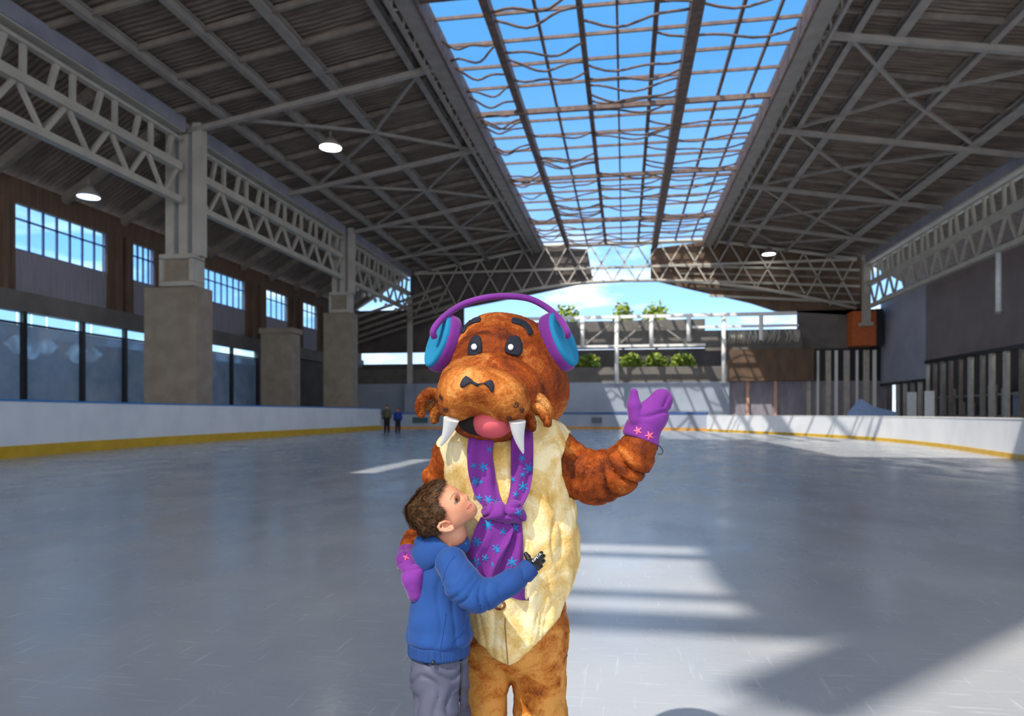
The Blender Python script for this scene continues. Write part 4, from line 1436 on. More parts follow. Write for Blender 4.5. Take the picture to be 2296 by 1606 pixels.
bp_ = smooth_pts([tuple(P(*p)) for p in [(974, 757, -0.075), (971, 744, -0.085), (981, 726, -0.075), (1003, 705, -0.045), (1040, 682, 0.0), (1088, 668, 0.01), (1137, 664.5, 0.01), (1186, 670, 0.01), (1226, 690, 0.0), (1256, 717, -0.055), (1271, 742, -0.085), (1273, 755, -0.075)]], 5)
mb = MB(); mb.tube(bp_, K * 7.2, 14)
build_np('head_band', mb_np(mb), [M_purple], ear)

# ---- mittens (worn on the hands, part of the costume)
def cr4(pts):
    return [(x / 5.353 + 1220, y / 5.353 + 840) for x, y in pts]
m_v = -0.125
mit = smin([cap(P(1438, 965, m_v + 0.01), P(1455, 940, m_v), 0.047, 0.048, 0.75),
            cap(P(1466, 925, m_v - 0.005), P(1484, 896, m_v - 0.01), 0.040, 0.031, 0.75)], 0.02)
thumb = chain([P(1427, 940, m_v - 0.012), P(1422, 908, m_v - 0.015), P(1421, 880, m_v - 0.015)], r_(15, 13.5, 9.5), 0.008)
cax = unit(P(1448, 955, m_v) - P(1434, 990, m_v))
cuff = smax(cap(P(1431, 1000, m_v + 0.014), P(1441, 962, m_v + 0.01), 0.059, 0.047, 0.85), lambda p: -((p - P(1436, 985, m_v)) @ cax), 0.004)
mitf = smin([smin([mit, cuff], 0.012), thumb], 0.006)
Vt, Ft = mesh_sdf(mitf, (0.28, -0.25, 1.26), (0.54, 0.0, 1.50), 0.0045)
nzM = Noise(31, 10)
def mdisp(p):
    a = P(1424, 934, m_v); b = P(1505, 922, m_v)
    zz = p[:, 2] - (a[2] + (p[:, 0] - a[0]) * 0.12)
    s_ = p[:, 0] - a[0]
    g1 = -0.006 * np.exp(-((zz + 0.004 * np.sin(s_ * 60)) / 0.005) ** 2) * np.clip(s_ / 0.03, 0, 1)
    q = (p[:, 0] - P(1466, 900, 0)[0]) + (p[:, 2] - P(1466, 905, 0)[2]) * -0.45
    g2 = -0.006 * np.exp(-(q / 0.005) ** 2) * np.clip((p[:, 2] - P(0, 920, 0)[2]) / 0.01, 0, 1) * np.clip((P(0, 882, 0)[2] - p[:, 2]) / 0.015, 0, 1)
    return 0.0014 * nzM(p) + g1 + g2
Vt = displace(Vt, mitf, mdisp)
mitT = bvh(Vt, Ft)
mo_ = build_np('mitten', [(Vt, Ft, 0)], [M_purple], wal)
mo_['label'] = 'purple fleece mitten raised to wave'
def flake(tree, cx, cy, r, rot=0.0, arms=5, wd=0.3, thick=0.0016, dflt=0.0, sx=1.0):
    pts = []
    for i in range(arms):
        a = rot + i * 2 * math.pi / arms
        for da, rr_ in ((-0.13, 1.0), (0.13, 1.0), (math.pi / arms, 0.36)):
            pts.append((cx + sx * r * rr_ * math.cos(a + da), cy + r * rr_ * math.sin(a + da)))
    return patch(tree, pts, thick, max(2.0, r / 3), 0, dflt)
parts = []
for cx, cy in ((1430, 966), (1456, 977)):
    a_ = flake(mitT, cx, cy, 10, 0.6, 5, dflt=m_v - 0.05)
    parts.append((a_[0], a_[1], 0))
build_np('pink_stars', parts, [M_pink], mo_)
mb = MB(); mb.tube(smooth_pts([tuple(P(*p)) for p in [(1472, 998, -0.13), (1480, 1002, -0.13), (1486, 1011, -0.13), (1483, 1019, -0.13), (1475, 1018, -0.13)]], 5), 0.0016, 6)
build_np('elastic_loop', mb_np(mb), [M_elastic], mo_)
# the mitten on the boy's back
lm = smin([cap(P(913, 1240, -0.14), P(915, 1256, -0.17), 0.028, 0.030), ell(P(916, 1262, -0.19), r_(24, 19, 24)),
           chain([P(917, 1275, -0.21), P(924, 1300, -0.235), P(931, 1333, -0.235)], r_(18, 18, 16), 0.02), ell(P(938, 1281, -0.24), r_(9, 8, 11))], 0.014)
Vt, Ft = mesh_sdf(lm, (-0.36, -0.32, 0.84), (-0.18, -0.06, 1.12), 0.004)
Vt = displace(Vt, lm, lambda p: 0.0016 * nzM(p) + 0.006 * (ridge((p[:, 2] - p[:, 0]) * 60 + nzM(p)) - 0.7) * np.clip((p[:, 2] - 0.93) / 0.04, 0, 1))
lmT = bvh(Vt, Ft)
mo_ = build_np('mitten', [(Vt, Ft, 0)], [M_purple], wal)
mo_['label'] = "purple fleece mitten resting on the boy's back"
a_ = flake(lmT, 911, 1250, 8, 0.4, 4, dflt=-0.17)
build_np('pink_stars', [(a_[0], a_[1], 0)], [M_pink], mo_)

# ---- scarf
sc = root_at('scarf', 0.0, -0.15, 'long purple scarf with blue snowflakes knotted over the cream belly', 'scarf')
def strip(stations, thick, seed, wave=0.004, seg=28):
    st = smooth_pts(stations, 7)
    n = len(st)
    V = []
    R = Noise(seed, 5)
    for i, (xl, xr, y, v, yo) in enumerate(st):
        a = np.array(P(xl, y - yo, v)); b = np.array(P(xr, y + yo, v))
        c = (a + b) / 2; h = (b - a) / 2
        for k in range(seg):
            t = 2 * math.pi * k / seg
            cs, sn = math.cos(t), math.sin(t)
            cs2 = math.copysign(abs(cs) ** 0.8, cs)
            p = c + h * cs2 + np.array([0, -1, 0]) * (sn * thick * 0.5)
            fold = wave * (math.sin(cs2 * 4.5 + seed * 1.7 + i * 0.09) + 0.6 * math.sin(cs2 * 9 + seed * 2 + i * 0.16)) * (0.5 + 0.5 * min(1, i / 14))
            p = p + np.array([0, fold, 0])
            V.append(p)
    V = np.array(V)
    V = V + 0.0012 * R(V)[:, None] * np.array([0, 1, 0])
    F = [(i * seg + k, (i + 1) * seg + k, (i + 1) * seg + (k + 1) % seg, i * seg + (k + 1) % seg) for i in range(n - 1) for k in range(seg)]
    cap0 = [(0, i, i + 1) for i in range(1, seg - 1)]; o2 = (n - 1) * seg
    cap1 = [(o2, o2 + i + 1, o2 + i) for i in range(1, seg - 1)]
    return V, np.array(F), np.array(cap0 + cap1)
def scarf_piece(name, stations, thick, seed, flakes, wave=0.0065):
    V, F, c = strip(stations, thick, seed, wave)
    T = bvh(V, F)
    parts = [(V, F, 0), (V, c, 0)]
    for f_ in flakes:
        x, y, r = f_[:3]
        if f_[2] >= 5:
            a = flake(T, x, y, r, 0.3 + x, 6 if r > 11 else 5, 0.3, 0.0006, stations[1][3])
        parts.append((a[0], a[1], 1))
    return build_np(name, parts, [M_purple, M_print], sc)
def vt(y):      # front of the belly (depth) at this height
    h, n = hit(panelT, 1110, y, -0.15)
    return h[1]
e_ = 0.014
scarf_piece('strand', [(1056, 1104, 955, vt(1010) + 0.04, 0), (1050, 1108, 985, vt(1010) - e_ + 0.005, 0), (1047, 1105, 1020, vt(1020) - e_, 0), (1050, 1110, 1060, vt(1060) - e_, 0), (1058, 1116, 1095, vt(1095) - e_, 3), (1068, 1128, 1125, vt(1125) - e_ - 0.004, 6), (1086, 1142, 1150, vt(1150) - e_ - 0.012, 10)],
            0.016, 1, [(1065, 1080, 12), (1083, 1048, 12), (1062, 1045, 8), (1078, 1081, 6), (1095, 1122, 12), (1074, 1117, 9), (1113, 1126, 7), (1098, 1008, 8)])
scarf_piece('strand', [(1145, 1194, 955, vt(1010) + 0.03, 0), (1145, 1196, 985, vt(1010) - e_ + 0.005, 0), (1145, 1196, 1020, vt(1020) - e_, 0), (1145, 1195, 1055, vt(1055) - e_, 0), (1144, 1190, 1090, vt(1090) - e_, -3), (1136, 1183, 1120, vt(1120) - e_ - 0.004, -8), (1120, 1168, 1150, vt(1150) - e_ - 0.012, -10)],
            0.016, 2, [(1186, 1050, 13), (1172, 1065, 7), (1173, 1092, 12), (1157, 1109, 8), (1170, 1028, 9), (1150, 1076, 7)])
scarf_piece('tail', [(1078, 1122, 1160, vt(1160) - e_ - 0.008, 0), (1064, 1150, 1185, vt(1185) - e_ - 0.008, -4), (1056, 1145, 1212, vt(1212) - e_ - 0.006, -4), (1047, 1132, 1240, vt(1240) - e_ - 0.004, -3), (1056, 1118, 1270, vt(1270) - e_ - 0.002, 0), (1070, 1106, 1300, vt(1300) - e_, 4), (1082, 1100, 1325, vt(1320) - e_, 4)],
            0.014, 3, [(1094, 1177, 14), (1128, 1192, 9), (1069, 1216, 13), (1112, 1230, 10), (1088, 1252, 9), (1066, 1262, 13), (1116, 1235, 6)])
scarf_piece('tail', [(1120, 1170, 1165, vt(1165) - e_ + 0.002, 0), (1112, 1172, 1190, vt(1190) - e_ + 0.004, 2), (1098, 1174, 1225, vt(1225) - e_ + 0.004, 2), (1100, 1176, 1260, vt(1260) - e_ + 0.003, 0), (1098, 1180, 1300, vt(1300) - e_ + 0.003, 0), (1116, 1186, 1340, vt(1340) - e_ + 0.002, 8)],
            0.014, 4, [(1154, 1184, 11), (1148, 1262, 13), (1106, 1268, 8), (1136, 1300, 9)])
# knot
kf = smin([ell(P(1115, 1148, vt(1150) - 0.03), r_(26, 22, 22)), ell(P(1150, 1145, vt(1150) - 0.03), r_(23, 22, 21)),
           cap(P(1098, 1150, vt(1150) - 0.02), P(1165, 1160, vt(1155) - 0.025), 0.020, 0.017, 0.8)], 0.012)
Vk, Fk = mesh_sdf(kf, (-0.12, -0.32, 0.98), (0.06, -0.05, 1.20), 0.004)
nzK = Noise(41, 12)
Vk = displace(Vk, kf, lambda p: 0.009 * (ridge((p[:, 2] * 0.95 + 0.5 * np.abs(p[:, 0] + 0.018)) * 100 + 0.9 * nzK(p)) - 0.7) + 0.001 * nzK(p) - 0.011 * np.exp(-((p[:, 0] - P(1134, 0, -0.2)[0]) / 0.005) ** 2) * (p[:, 2] > P(0, 1156, -0.2)[2]))
kT = bvh(Vk, Fk)
a_ = flake(kT, 1163, 1150, 9, 0.5, 5, dflt=-0.2)
build_np('knot', [(Vk, Fk, 0), (a_[0], a_[1], 1)], [M_purple, M_print], sc)
# ================================================================== the boy
boy = root_at('person', -0.215, -0.2, 'young person in a blue hoodie and grey trousers hugging the walrus costume', 'person')
KB = (D0 - 0.2) / FPX             # metres per pixel where he stands
rb = lambda *a: [x * KB for x in a]
skin = bpy.data.materials.new('skin')
skin.use_nodes = True
t = skin.node_tree; b = t.nodes['Principled BSDF']
co = t.nodes.new('ShaderNodeTexCoord')
n1 = t.nodes.new('ShaderNodeTexNoise'); n1.inputs['Scale'].default_value = 14
t.links.new(co.outputs['Object'], n1.inputs['Vector'])
r1 = t.nodes.new('ShaderNodeValToRGB')
r1.color_ramp.elements[0].position = 0.35; r1.color_ramp.elements[0].color = lin((192, 122, 92))
r1.color_ramp.elements[1].position = 0.65; r1.color_ramp.elements[1].color = lin((206, 146, 114))
t.links.new(n1.outputs['Fac'], r1.inputs[0]); t.links.new(r1.outputs[0], b.inputs['Base Color'])
b.inputs['Roughness'].default_value = 0.5
b.inputs['Subsurface Weight'].default_value = 0.12
b.inputs['Subsurface Radius'].default_value = (0.02, 0.008, 0.005)
b.inputs['Subsurface Scale'].default_value = 0.3
M_hood = mat('blue_sweatshirt', (12, 58, 120), (18, 66, 130), rough=0.9, scale=8, bump=0.08, bscale=500, sheen=0.1)
M_rib = mat('blue_ribbing', (8, 48, 104), (18, 66, 130), rough=0.85, scale=400, stretch=(1, 1, 0.02), bump=0.4, bscale=400)
M_trous = mat('grey_trousers', (64, 66, 86), (74, 76, 96), rough=0.65, scale=8, bump=0.1)
M_glove = mat('black_glove', (14, 14, 16), (24, 24, 26), rough=0.45)
M_hair = mat('brown_hair', (42, 26, 14), (118, 82, 48), rough=0.5, scale=130, lo=0.35, hi=0.7, stretch=(1, 1, 1))
M_lip = mat('lip', (206, 112, 106), (214, 124, 114), rough=0.45)
M_eyew = mat('eye_white', (225, 222, 218), rough=0.3)
M_iris = mat('iris', (52, 44, 40), rough=0.2)
M_shoe = mat('dark_boot', (30, 30, 34), (46, 46, 50), rough=0.5)
M_textw = mat('white_lettering', (235, 235, 235), rough=0.6)

HV = -0.225
def H(x, y, z):                   # head frame in photo pixels: x to the face, y to the camera side is negative, z to the crown
    px = 1000 + 0.72 * x - 0.69 * z
    py = 1181 - 0.69 * x - 0.72 * z
    p = Q(px, py, HV)
    p = p.copy(); p[1] += y * KB
    return p
hr = np.array([[0.722, 0, -0.692], [0, 1, 0], [0.692, 0, 0.722]])   # columns: face axis, side axis, crown axis
he = lambda c, r: ell(H(*c), rb(*r), hr)
skull_b = smin([he((10, 0, 46), (57, 49, 50)), he((26, 0, 40), (48, 44, 44))], 0.02)
face = smin([he((38, 0, 18), (37, 38, 36)), he((47, -17, 12), (20, 18, 19)), he((47, 17, 12), (20, 18, 19)),
             cap(H(12, -30, 0), H(58, -9, -11), 13 * KB, 11 * KB), cap(H(12, 30, 0), H(58, 9, -11), 13 * KB, 11 * KB),
             he((66, 0, -13), (10, 12, 9)), he((61, 0, 0), (12, 16, 14))], 0.022)
nosef = smin([cap(H(66, 0, 36), H(77.5, 0, 18), 4.5 * KB, 5.5 * KB), he((74.5, -6.5, 14.5), (5.5, 4.6, 4.6)), he((74.5, 6.5, 14.5), (5.5, 4.6, 4.6))], 0.008)
lips = smin([he((71.5, 0, 2.2), (4.5, 11, 3.0)), he((70.5, 0, -4.3), (4.5, 10, 3.4))], 0.002)
browf = smin([he((58, -17, 39), (10, 15, 6)), he((58, 17, 39), (10, 15, 6))], 0.01)
neckf = chain([H(0, 0, 10), Q(1015, 1200, HV + 0.01), Q(1006, 1250, HV + 0.02)], rb(30, 29, 34), 0.01)
hf = smin([skull_b, face], 0.02)
hf = smin([hf, browf], 0.012)
hf = smin([hf, neckf], 0.018)
hf = smin([hf, nosef], 0.006)
hf = sub(hf, smin([he((63, -22, 27), (11, 10, 6.5)), he((63, 22, 27), (11, 10, 6.5))], 0.0), 0.012)
hf = smin([hf, lips], 0.004)
hf = sub(hf, cap(H(77, -7, 9.5), H(74, -7, 12), 1.6 * KB, 1.6 * KB), 0.002)
# lids
lids = smin([sub(ell(H(49.5, s_ * 21, 25.5), rb(12.2, 12.2, 12.2)), ell(H(60, s_ * 23.5, 24), rb(9, 12, 3.6), hr), 0.002) for s_ in (-1, 1)], 0)
hf = smin([hf, lids], 0.003)
ex = -49
rim = chain([Q(x, y, HV + ex * KB - d_ * KB) for x, y, d_ in ((1008, 1172, 1), (998, 1169.5, 4), (987, 1174, 6), (983, 1182, 6), (988, 1189, 5), (999, 1191, 4), (1009, 1190, 3), (1015, 1186, 1), (1014, 1180, 0))], rb(*[3.0] * 7, 4.0, 3.0), 0.002)
conch = ell(Q(999, 1181, HV + (ex + 1) * KB), rb(15, 3.4, 9.5))
earf = sub(smin([rim, conch], 0.003), ell(Q(1000, 1181, HV + (ex - 5) * KB), rb(11, 5.5, 5.5)), 0.002)
anti = chain([Q(x, y, HV + (ex - 3.5) * KB) for x, y in ((992, 1178), (992, 1184), (1001, 1186), (1008, 1183))], rb(1.8, 2, 2, 1.6), 0.001)
hf = smin([hf, earf, anti], 0.003)
# the rest of the body sits inside the clothes
core = smin([chain([Q(1003, 1250, -0.2), Q(990, 1330, -0.2), Q(984, 1440, -0.2), Q(990, 1530, -0.2)], rb(38, 38, 36, 22), 0.03),
             chain([Q(980, 1530, -0.22), Q(976, 1620, -0.24), Q(978, 1880, -0.24)], rb(26, 24, 18), 0.02),
             chain([Q(1008, 1530, -0.18), Q(1014, 1620, -0.16), Q(1016, 1880, -0.16)], rb(26, 24, 18), 0.02)], 0.02)
Va, Fa = mesh_sdf(hf, (-0.24, -0.36, 0.98), (-0.06, -0.09, 1.30), 0.0027)
Va = displace(Va, hf, lambda p: 0.0 * p[:, 0])
headB = bvh(Va, Fa)
Vb, Fb = mesh_sdf(core, (-0.34, -0.34, 0.02), (-0.08, -0.06, 1.08), 0.012)
build_np('body', [(Va, Fa, 0), (Vb, Fb, 0)], [skin], boy)
# eyes, brows, lips
for s_ in (-1, 1):
    mb = MB(); mb.ell(H(49.5, s_ * 21, 25.5), rb(11.3, 11.3, 11.3), 24, 16)
    eo = build_np('eye', mb_np(mb), [M_eyew], boy)
    dr = np.array(H(60, s_ * 24.5, 25.5)) - np.array(H(49.5, s_ * 21, 25.5)); dr = unit(dr)
    c = np.array(H(49.5, s_ * 21, 25.5)) + dr * 7.6 * KB
    mb = MB(); mb.ell(c, rb(5.2, 5.2, 5.2), 16, 10)
    build_np('iris', mb_np(mb), [M_iris], eo)
a = patch(headB, [(1022, 1119), (1025, 1118), (1028, 1120), (1026, 1121.5), (1023, 1122), (1021.2, 1126), (1020.5, 1131), (1019, 1130), (1019.5, 1125)], 0.0012, 1.5, 0, HV - 0.05)
build_np('eyelash', [(a[0], a[1], 0)], [M_hair], boy)
a = patch(headB, [(1020.5, 1126), (1022.5, 1121.5), (1025.5, 1121), (1027.5, 1124), (1026.5, 1128), (1023.5, 1131), (1021, 1130.5)], 0.0006, 1.2, 0, HV - 0.05)
build_np('eye', [(a[0], a[1], 0)], [mat('sclera_grey', (150, 142, 140), rough=0.15)], boy)  # greyish white of the eye between the lids
a = patch(headB, [(1022.5, 1123.5), (1025, 1122.5), (1026.6, 1125), (1025.8, 1128), (1023.2, 1128.5), (1022, 1126)], 0.0011, 1.2, 0, HV - 0.05)
build_np('iris', [(a[0], a[1], 0)], [M_iris], boy)
a = patch(headB, [(1010, 1113), (1014, 1109), (1018, 1106), (1021, 1105), (1020, 1107), (1016, 1110), (1013, 1115), (1011, 1121), (1009, 1121)], 0.0008, 1.5, 0, HV - 0.05)
bo = build_np('eyebrow', [(a[0], a[1], 0)], [mat('brow_hair', (150, 108, 78), (176, 130, 98), rough=0.7)], boy)
a = patch(headB, [tuple(x) for x in ((1046.5, 1139.5), (1049, 1135.5), (1052, 1131.5), (1055, 1128.5), (1057.5, 1130), (1057, 1132.5), (1058.5, 1135), (1055.5, 1138), (1051, 1141), (1048, 1141.5))], 0.0006, 1.5, 0, HV - 0.02)
build_np('lips', [(a[0], a[1], 0)], [M_lip], boy)
st = stroke(headB, [(1046, 1141), (1049.5, 1137), (1053, 1133.5), (1056, 1132)], 1.0, 0.0008, HV, 6, 3)
build_np('mouth_line', st, [mat('mouth_line', (140, 60, 60), rough=0.6)], boy)

# hair
hair_out = [(880, 1040), (960, 1060), (994, 1083), (989, 1098), (981, 1110), (976, 1119), (979, 1134), (990, 1142), (994, 1150), (993, 1160), (986, 1168), (981, 1176), (981, 1188), (986, 1196), (960, 1200), (880, 1220)]
hair_f = smax(smin([off(skull_b, 0.0055), he((-22, 0, 62), (28, 40, 30)), ell(Q(962, 1176, HV), rb(26, 40, 24)), off(neckf, 0.003)], 0.012), poly_prism(hair_out), 0.003)
Vr, Fr = mesh_sdf(hair_f, (-0.32, -0.36, 1.03), (-0.15, -0.09, 1.32), 0.0035)
nzh = Noise(61, 25)
Vr = displace(Vr, hair_f, lambda p: 0.0018 * nzh(p))
crown = H(-20, 0, 95)
def hair_flow(p):
    d = p - crown
    f_ = unit(d) + 0.5 * np.array([0.72, 0, 0.35])
    return f_
h1 = fur(Vr, Fr, 26000, 0.016, 0.0011, 62, flow=hair_flow, stand=0.34, rnd_=0.28)
build_np('hair', [(Vr, Fr, 0), (h1[0], h1[1], 0)], [M_hair], boy)

# hoodie
def ecyl(c, ru, rv, half):
    def f(p):
        q = p - c
        return np.maximum((np.sqrt((q[..., 0] / ru) ** 2 + (q[..., 1] / rv) ** 2) - 1) * min(ru, rv), np.abs(q[..., 2]) - half)
    return f
arm_p = [Q(1012, 1262, -0.27), Q(1040, 1312, -0.315), Q(1068, 1340, -0.325), Q(1100, 1331, -0.315), Q(1142, 1308, -0.29), Q(1176, 1287, -0.264)]
arm_f = chain(arm_p, rb(35, 35, 27, 23.5, 23, 21), 0.03)
arm2_p = [Q(968, 1270, -0.13), Q(955, 1315, -0.02), Q(975, 1335, 0.10), Q(1050, 1330, 0.20)]
arm2_f = chain(arm2_p, rb(30, 28, 24, 22), 0.02)
tor_b = smin([ell(Q(994, 1285, -0.2), rb(54, 54, 75)), ell(Q(985, 1420, -0.2), rb(72, 69, 150))], 0.03)
tor_b = smax(tor_b, lambda p: (0.776 - p[..., 2]), 0.012)
hoodie_f = smin([tor_b, arm_f, arm2_f], 0.018)
Vj, Fj = mesh_sdf(hoodie_f, (-0.36, -0.42, 0.66), (0.10, 0.26, 1.12), 0.005)
nzJ = Noise(51, 5); nzJ2 = Noise(52, 11)
def jdisp(p):
    s_, dist = arm_param(p, arm_p)
    w_ = np.clip((0.06 - dist) / 0.015, 0, 1)
    arm = w_ * 0.0065 * np.clip((s_ - 0.01) / 0.04, 0, 1) * (ridge(s_ * 62 + 2.4 * nzJ(p) + 22 * (p[:, 0] - p[:, 2])) - 0.8) * np.clip(0.7 + 0.5 * nzJ2(p * 0.5), 0, 1.4)
    tor = (1 - w_) * (0.0045 * (ridge((p[:, 0] * 30 - p[:, 2] * 14) + 2.2 * nzJ(p * 0.8)) - 0.85) + 0.0009 * nzJ2(p))
    hemd = np.clip((0.82 - p[:, 2]) / 0.03, 0, 1) * 0.004 * (1 - w_)
    return arm + tor + hemd
Vj = displace(Vj, hoodie_f, jdisp)
hj = bvh(Vj, Fj)
hoo = build_np('hoodie', [(Vj, Fj, 0)], [M_hood], boy)
# hem band
hem_f = ecyl(Q(984, 1472, -0.2), 69.5 * KB, 68 * KB, 0.2)
hem_f2 = smax(hem_f, lambda p: np.abs(p[..., 2] - 0.7605) - 0.0195, 0.006)
Vq, Fq = mesh_sdf(hem_f2, (-0.34, -0.34, 0.64), (-0.06, -0.06, 0.80), 0.0045)
build_np('hem_band', [(Vq, Fq, 0)], [M_rib], hoo)
wd_ = unit(Q(1201, 1262, -0.262) - Q(1180, 1284, -0.262))
ca = Q(1172, 1290, -0.266); ax_ = unit(Q(1192, 1268, -0.25) - ca)
cuf = smax(cap(ca, ca + ax_ * 0.034, 0.0285, 0.0275, 0.9), lambda p: np.abs((p - ca) @ ax_ - 0.017) - 0.016, 0.004)
Vq, Fq = mesh_sdf(cuf, ca - 0.06, ca + 0.07, 0.004)
build_np('cuff', [(Vq, Fq, 0)], [M_rib], hoo)
# hood lying on the shoulders
hood_o = [(930, 1180), (926, 1212), (921, 1240), (932, 1266), (945, 1289), (963, 1277), (990, 1256), (1010, 1241), (1028, 1231), (1042, 1240), (1066, 1246), (1060, 1195), (1035, 1180)]
hood_b = smin([ell(Q(985, 1240, -0.205), rb(54, 54, 46)), ell(Q(955, 1242, -0.2), rb(31, 36, 44)), cap(Q(990, 1215, -0.2), Q(1026, 1222, -0.215), 0.04, 0.032, 1.3)], 0.03)
hood_f = smax(smax(hood_b, poly_prism(hood_o), 0.005), lambda p: p[..., 1] + 0.10, 0.02)
hood_f = sub(hood_f, cap(H(0, 0, 8), Q(1014, 1208, HV), 0.037, 0.036), 0.008)
hood_f = sub(hood_f, off(hair_f, 0.003), 0.004)
Vq, Fq = mesh_sdf(hood_f, (-0.32, -0.38, 0.95), (-0.08, -0.06, 1.14), 0.0045)
nz_ = Noise(55, 9)
Vq = displace(Vq, hood_f, lambda p: 0.008 * (ridge((p[:, 2] * 34 + p[:, 0] * -18) + 1.0 * nz_(p * 0.6)) - 0.8) + 0.001 * nz_(p))
build_np('hood', [(Vq, Fq, 0)], [M_hood], hoo)
st = stroke(hj, [(1020, 1248), (1008, 1262), (998, 1285), (992, 1315)], 1.2, 0.0006, -0.3) + stroke(hj, [(1000, 1375), (995, 1410), (988, 1455)], 1.2, 0.0006, -0.3) + stroke(hj, [(1042, 1400), (1030, 1425), (1013, 1440), (1016, 1458)], 1.2, 0.0006, -0.3)
so = build_np('seam', st, [mat('seam_blue', (14, 56, 120), rough=0.9)], hoo)
# trousers
tr_f = smin([ecyl(Q(984, 1500, -0.2), 65 * KB, 60 * KB, 0.04), chain([Q(978, 1510, -0.212), Q(981, 1610, -0.23), Q(980, 1780, -0.24), Q(980, 1900, -0.24)], rb(54, 50, 42, 38), 0.02),
             chain([Q(1004, 1490, -0.17), Q(1010, 1610, -0.16), Q(1014, 1780, -0.16), Q(1014, 1900, -0.16)], rb(48, 43, 36, 34), 0.02)], 0.012)
Vq, Fq = mesh_sdf(tr_f, (-0.36, -0.36, 0.06), (-0.04, -0.04, 0.76), 0.006)
nt1 = Noise(71, 5); nt2 = Noise(72, 14)
Vq = displace(Vq, tr_f, lambda p: 0.0075 * (ridge(p[:, 0] * 26 + p[:, 2] * 20 + 2.0 * nt1(p)) - 0.8) + 0.0014 * nt2(p))
trT = bvh(Vq, Fq)
tro = build_np('trousers', [(Vq, Fq, 0)], [M_trous], boy)
st = stroke(trT, [(1034, 1488), (1033, 1530), (1030, 1570), (1028, 1625)], 4.5, 0.001, -0.2)
build_np('side_stripe', st, [M_black], tro)
for s_, v_ in ((975, -0.27), (1012, -0.19)):
    bt = smin([ell(Q(s_ + 22, 1952, v_), [0.09, 0.042, 0.035]), cap(Q(s_, 1945, v_), Q(s_, 1900, v_), 0.04, 0.042)], 0.02)
    c = Q(s_, 1930, v_)
    Vq, Fq = mesh_sdf(bt, c - np.array([0.12, 0.08, 0.09]), c + np.array([0.18, 0.08, 0.12]), 0.008)
    Vq[:, 2] = np.maximum(Vq[:, 2], 0.0)
    build_np('boot', [(Vq, Fq, 0)], [M_shoe], boy)
# hem tag
h_, n_ = hit(headB, 0, 0)
tp = Q(971, 1487, -0.287)
mb = MB(); mb.box((tp[0] - 0.0035, -0.289, tp[2] - 0.005), (tp[0] + 0.0035, -0.283, tp[2] + 0.005), 0)
tg = build_np('hem_tag', mb_np(mb), [M_black], hoo)

# gloves
gv = -0.225
fing = [((1193, 1262), (1205, 1251), (1214, 1240), -0.010, 5.2), ((1197, 1265), (1209, 1256), (1219, 1247), -0.006, 5.2),
        ((1198, 1270), (1210, 1264), (1219, 1258), -0.001, 5.2), ((1196, 1276), (1206, 1275), (1214, 1270), 0.004, 4.8)]
gl = [ell(Q(1192, 1269, gv), rb(15, 9, 13)), cap(Q(1185, 1276, gv - 0.01), Q(1193, 1267, gv), 0.018, 0.016, 0.7)]
fl_ = []
for a, m_, b_, dv, r in fing:
    fl_.append(chain([Q(a[0], a[1], gv + dv), Q(m_[0], m_[1], gv + dv - 0.004), Q(b_[0], b_[1], gv + dv + 0.008)], rb(r, r * 0.95, r * 0.82), 0.003))
fl_.append(chain([Q(1188, 1262, gv + 0.005), Q(1184, 1250, gv + 0.01), Q(1179, 1243, gv + 0.012)], rb(7, 6, 5.2), 0.003))
gf = smin([smin(gl, 0.01)] + fl_, 0.003)
Vg, Fg = mesh_sdf(gf, Q(1160, 1310, gv) - 0.03, Q(1235, 1225, gv) + 0.04, 0.0022)
glT = bvh(Vg, Fg)
gl_o = build_np('glove', [(Vg, Fg, 0)], [M_glove], boy)
gf2 = ell(Q(1068, 1330, 0.21), rb(26, 12, 18))
Vg, Fg = mesh_sdf(gf2, Q(1068, 1330, 0.21) - 0.06, Q(1068, 1330, 0.21) + 0.06, 0.005)
build_np('glove', [(Vg, Fg, 0)], [M_glove], boy)
# lettering printed along the index finger of the glove
cu = bpy.data.curves.new('lettering', 'FONT')
cu.body = 'KIPSTA'
cu.size = 1.0
cu.offset = 0.0
cu.extrude = 0.0
tmp = bpy.data.objects.new('lettering', cu)
C.objects.link(tmp)
dg = bpy.context.evaluated_depsgraph_get()
me_ = bpy.data.meshes.new_from_object(tmp.evaluated_get(dg))
bpy.data.objects.remove(tmp)
tv = np.array([v.co[:] for v in me_.vertices]); tf = [tuple(p.vertices) for p in me_.polygons]
bpy.data.meshes.remove(me_)
tv[:, 0] -= tv[:, 0].min(); tv[:, 0] /= tv[:, 0].max(); tv[:, 1] = (tv[:, 1] - tv[:, 1].min()) / (tv[:, 1].max() - tv[:, 1].min())
A_, B_ = np.array([1194.6, 1260.0]), np.array([1213.4, 1241.8])
dr_ = B_ - A_; up_ = unit(np.array([dr_[1], -dr_[0]]))
mb = MB(); W_ = []
v0_ = min(hit(glT, *(A_ + dr_ * x + up_ * 0.6), gv)[0][1] for x in (0.05, 0.2, 0.35))
v1_ = min(hit(glT, *(A_ + dr_ * x + up_ * 0.6), gv)[0][1] for x in (0.7, 0.85, 0.97))
for x, y, z in tv:
    q = A_ + dr_ * x + up_ * (y - 0.35) * 5.4
    W_.append(Q(q[0], q[1], v0_ + (v1_ - v0_) * x - 0.0034))
mb.add(W_, tf)
build_np('lettering', mb_np(mb), [M_textw], gl_o)['label'] = 'small white lettering on the glove'

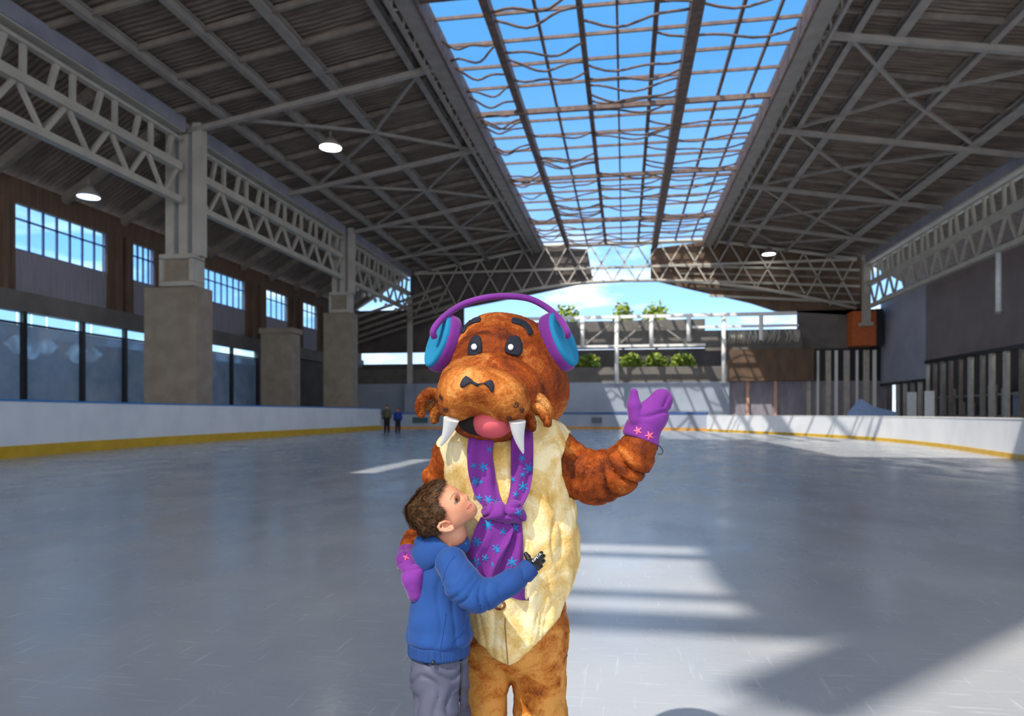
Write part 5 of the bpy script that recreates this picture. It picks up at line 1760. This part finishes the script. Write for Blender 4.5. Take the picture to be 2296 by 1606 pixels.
# ================================================================== skaters at the far end
def skater(x, y, h, coat, trou, hairc, lab, face_cam):
    k = h / 1.75
    root = empty('person', (x, y, 0))
    tag(root, lab, 'person')
    Mc = mat('skater_coat', coat, rough=0.9); Mt = mat('skater_trousers', trou, rough=0.9); Mh = mat('skater_hair', hairc, rough=0.8)
    V3 = lambda a, b, c: np.array([a, b, c]) * k
    bf = smin([ell(V3(0, 0, 1.62), [0.078 * k, 0.095 * k, 0.115 * k]), cap(V3(0, 0, 1.5), V3(0, 0, 1.4), 0.05 * k, 0.06 * k), ell(V3(0, 0, 1.25), [0.17 * k, 0.1 * k, 0.25 * k]),
               chain([V3(-0.22, 0, 1.36), V3(-0.25, 0, 1.08), V3(-0.23, -0.08, 0.84)], [0.045 * k, 0.04 * k, 0.03 * k]), chain([V3(0.22, 0, 1.36), V3(0.25, 0, 1.08), V3(0.23, -0.08, 0.84)], [0.045 * k, 0.04 * k, 0.03 * k]),
               chain([V3(-0.09, 0, 0.95), V3(-0.10, 0, 0.5), V3(-0.11, 0, 0.12)], [0.08 * k, 0.06 * k, 0.045 * k]), chain([V3(0.09, 0, 0.95), V3(0.10, 0, 0.5), V3(0.11, 0, 0.12)], [0.08 * k, 0.06 * k, 0.045 * k])], 0.03)
    V, F = mesh_sdf(bf, (-0.45, -0.35, 0), (0.45, 0.35, h + 0.1), 0.03)
    build_np('body', [(V, F, 0)], [skin], root)
    cf = smin([ell(V3(0, 0, 1.2), [0.21 * k, 0.15 * k, 0.32 * k]), chain([V3(-0.2, 0, 1.38), V3(-0.26, 0, 1.08), V3(-0.24, -0.07, 0.9)], [0.07 * k, 0.065 * k, 0.055 * k], 0.03), chain([V3(0.2, 0, 1.38), V3(0.26, 0, 1.08), V3(0.24, -0.07, 0.9)], [0.07 * k, 0.065 * k, 0.055 * k], 0.03)], 0.03)
    V, F = mesh_sdf(cf, (-0.45, -0.35, 0.6), (0.45, 0.35, h), 0.028)
    build_np('coat', [(V, F, 0)], [Mc], root)
    tf_ = smin([chain([V3(-0.09, 0, 0.96), V3(-0.10, 0, 0.5), V3(-0.11, 0, 0.14)], [0.11 * k, 0.085 * k, 0.07 * k], 0.03), chain([V3(0.09, 0, 0.96), V3(0.10, 0, 0.5), V3(0.11, 0, 0.14)], [0.11 * k, 0.085 * k, 0.07 * k], 0.03)], 0.02)
    V, F = mesh_sdf(tf_, (-0.35, -0.35, 0.0), (0.35, 0.35, 1.3), 0.028)
    build_np('trousers', [(V, F, 0)], [Mt], root)
    V, F = mesh_sdf(smax(ell(V3(0, 0.015, 1.65), [0.09 * k, 0.105 * k, 0.115 * k]), lambda p: -(p[..., 2] - 1.6 * k) - 0.9 * p[..., 1], 0.01), (-0.2, -0.2, 1.3), (0.2, 0.2, h + 0.2), 0.025)
    build_np('hair', [(V, F, 0)], [Mh], root)
    for s_ in (-1, 1):
        mb = MB(); mb.ell((s_ * 0.11 * k, -0.05, 0.1), (0.06, 0.15, 0.07), 12, 8); mb.box((s_ * 0.11 * k - 0.006, -0.2, 0.0), (s_ * 0.11 * k + 0.006, 0.12, 0.04))
        build_np('skate', mb_np(mb), [M_black], root)
skater(-16.28, 46.3, 1.98, (84, 80, 62), (24, 22, 24), (30, 26, 24), 'distant skater in an olive-brown coat, standing left of the blue one', True)
skater(-15.55, 46.5, 1.78, (30, 52, 130), (26, 28, 40), (34, 28, 26), 'distant skater in a blue coat, standing beside the olive one', True)
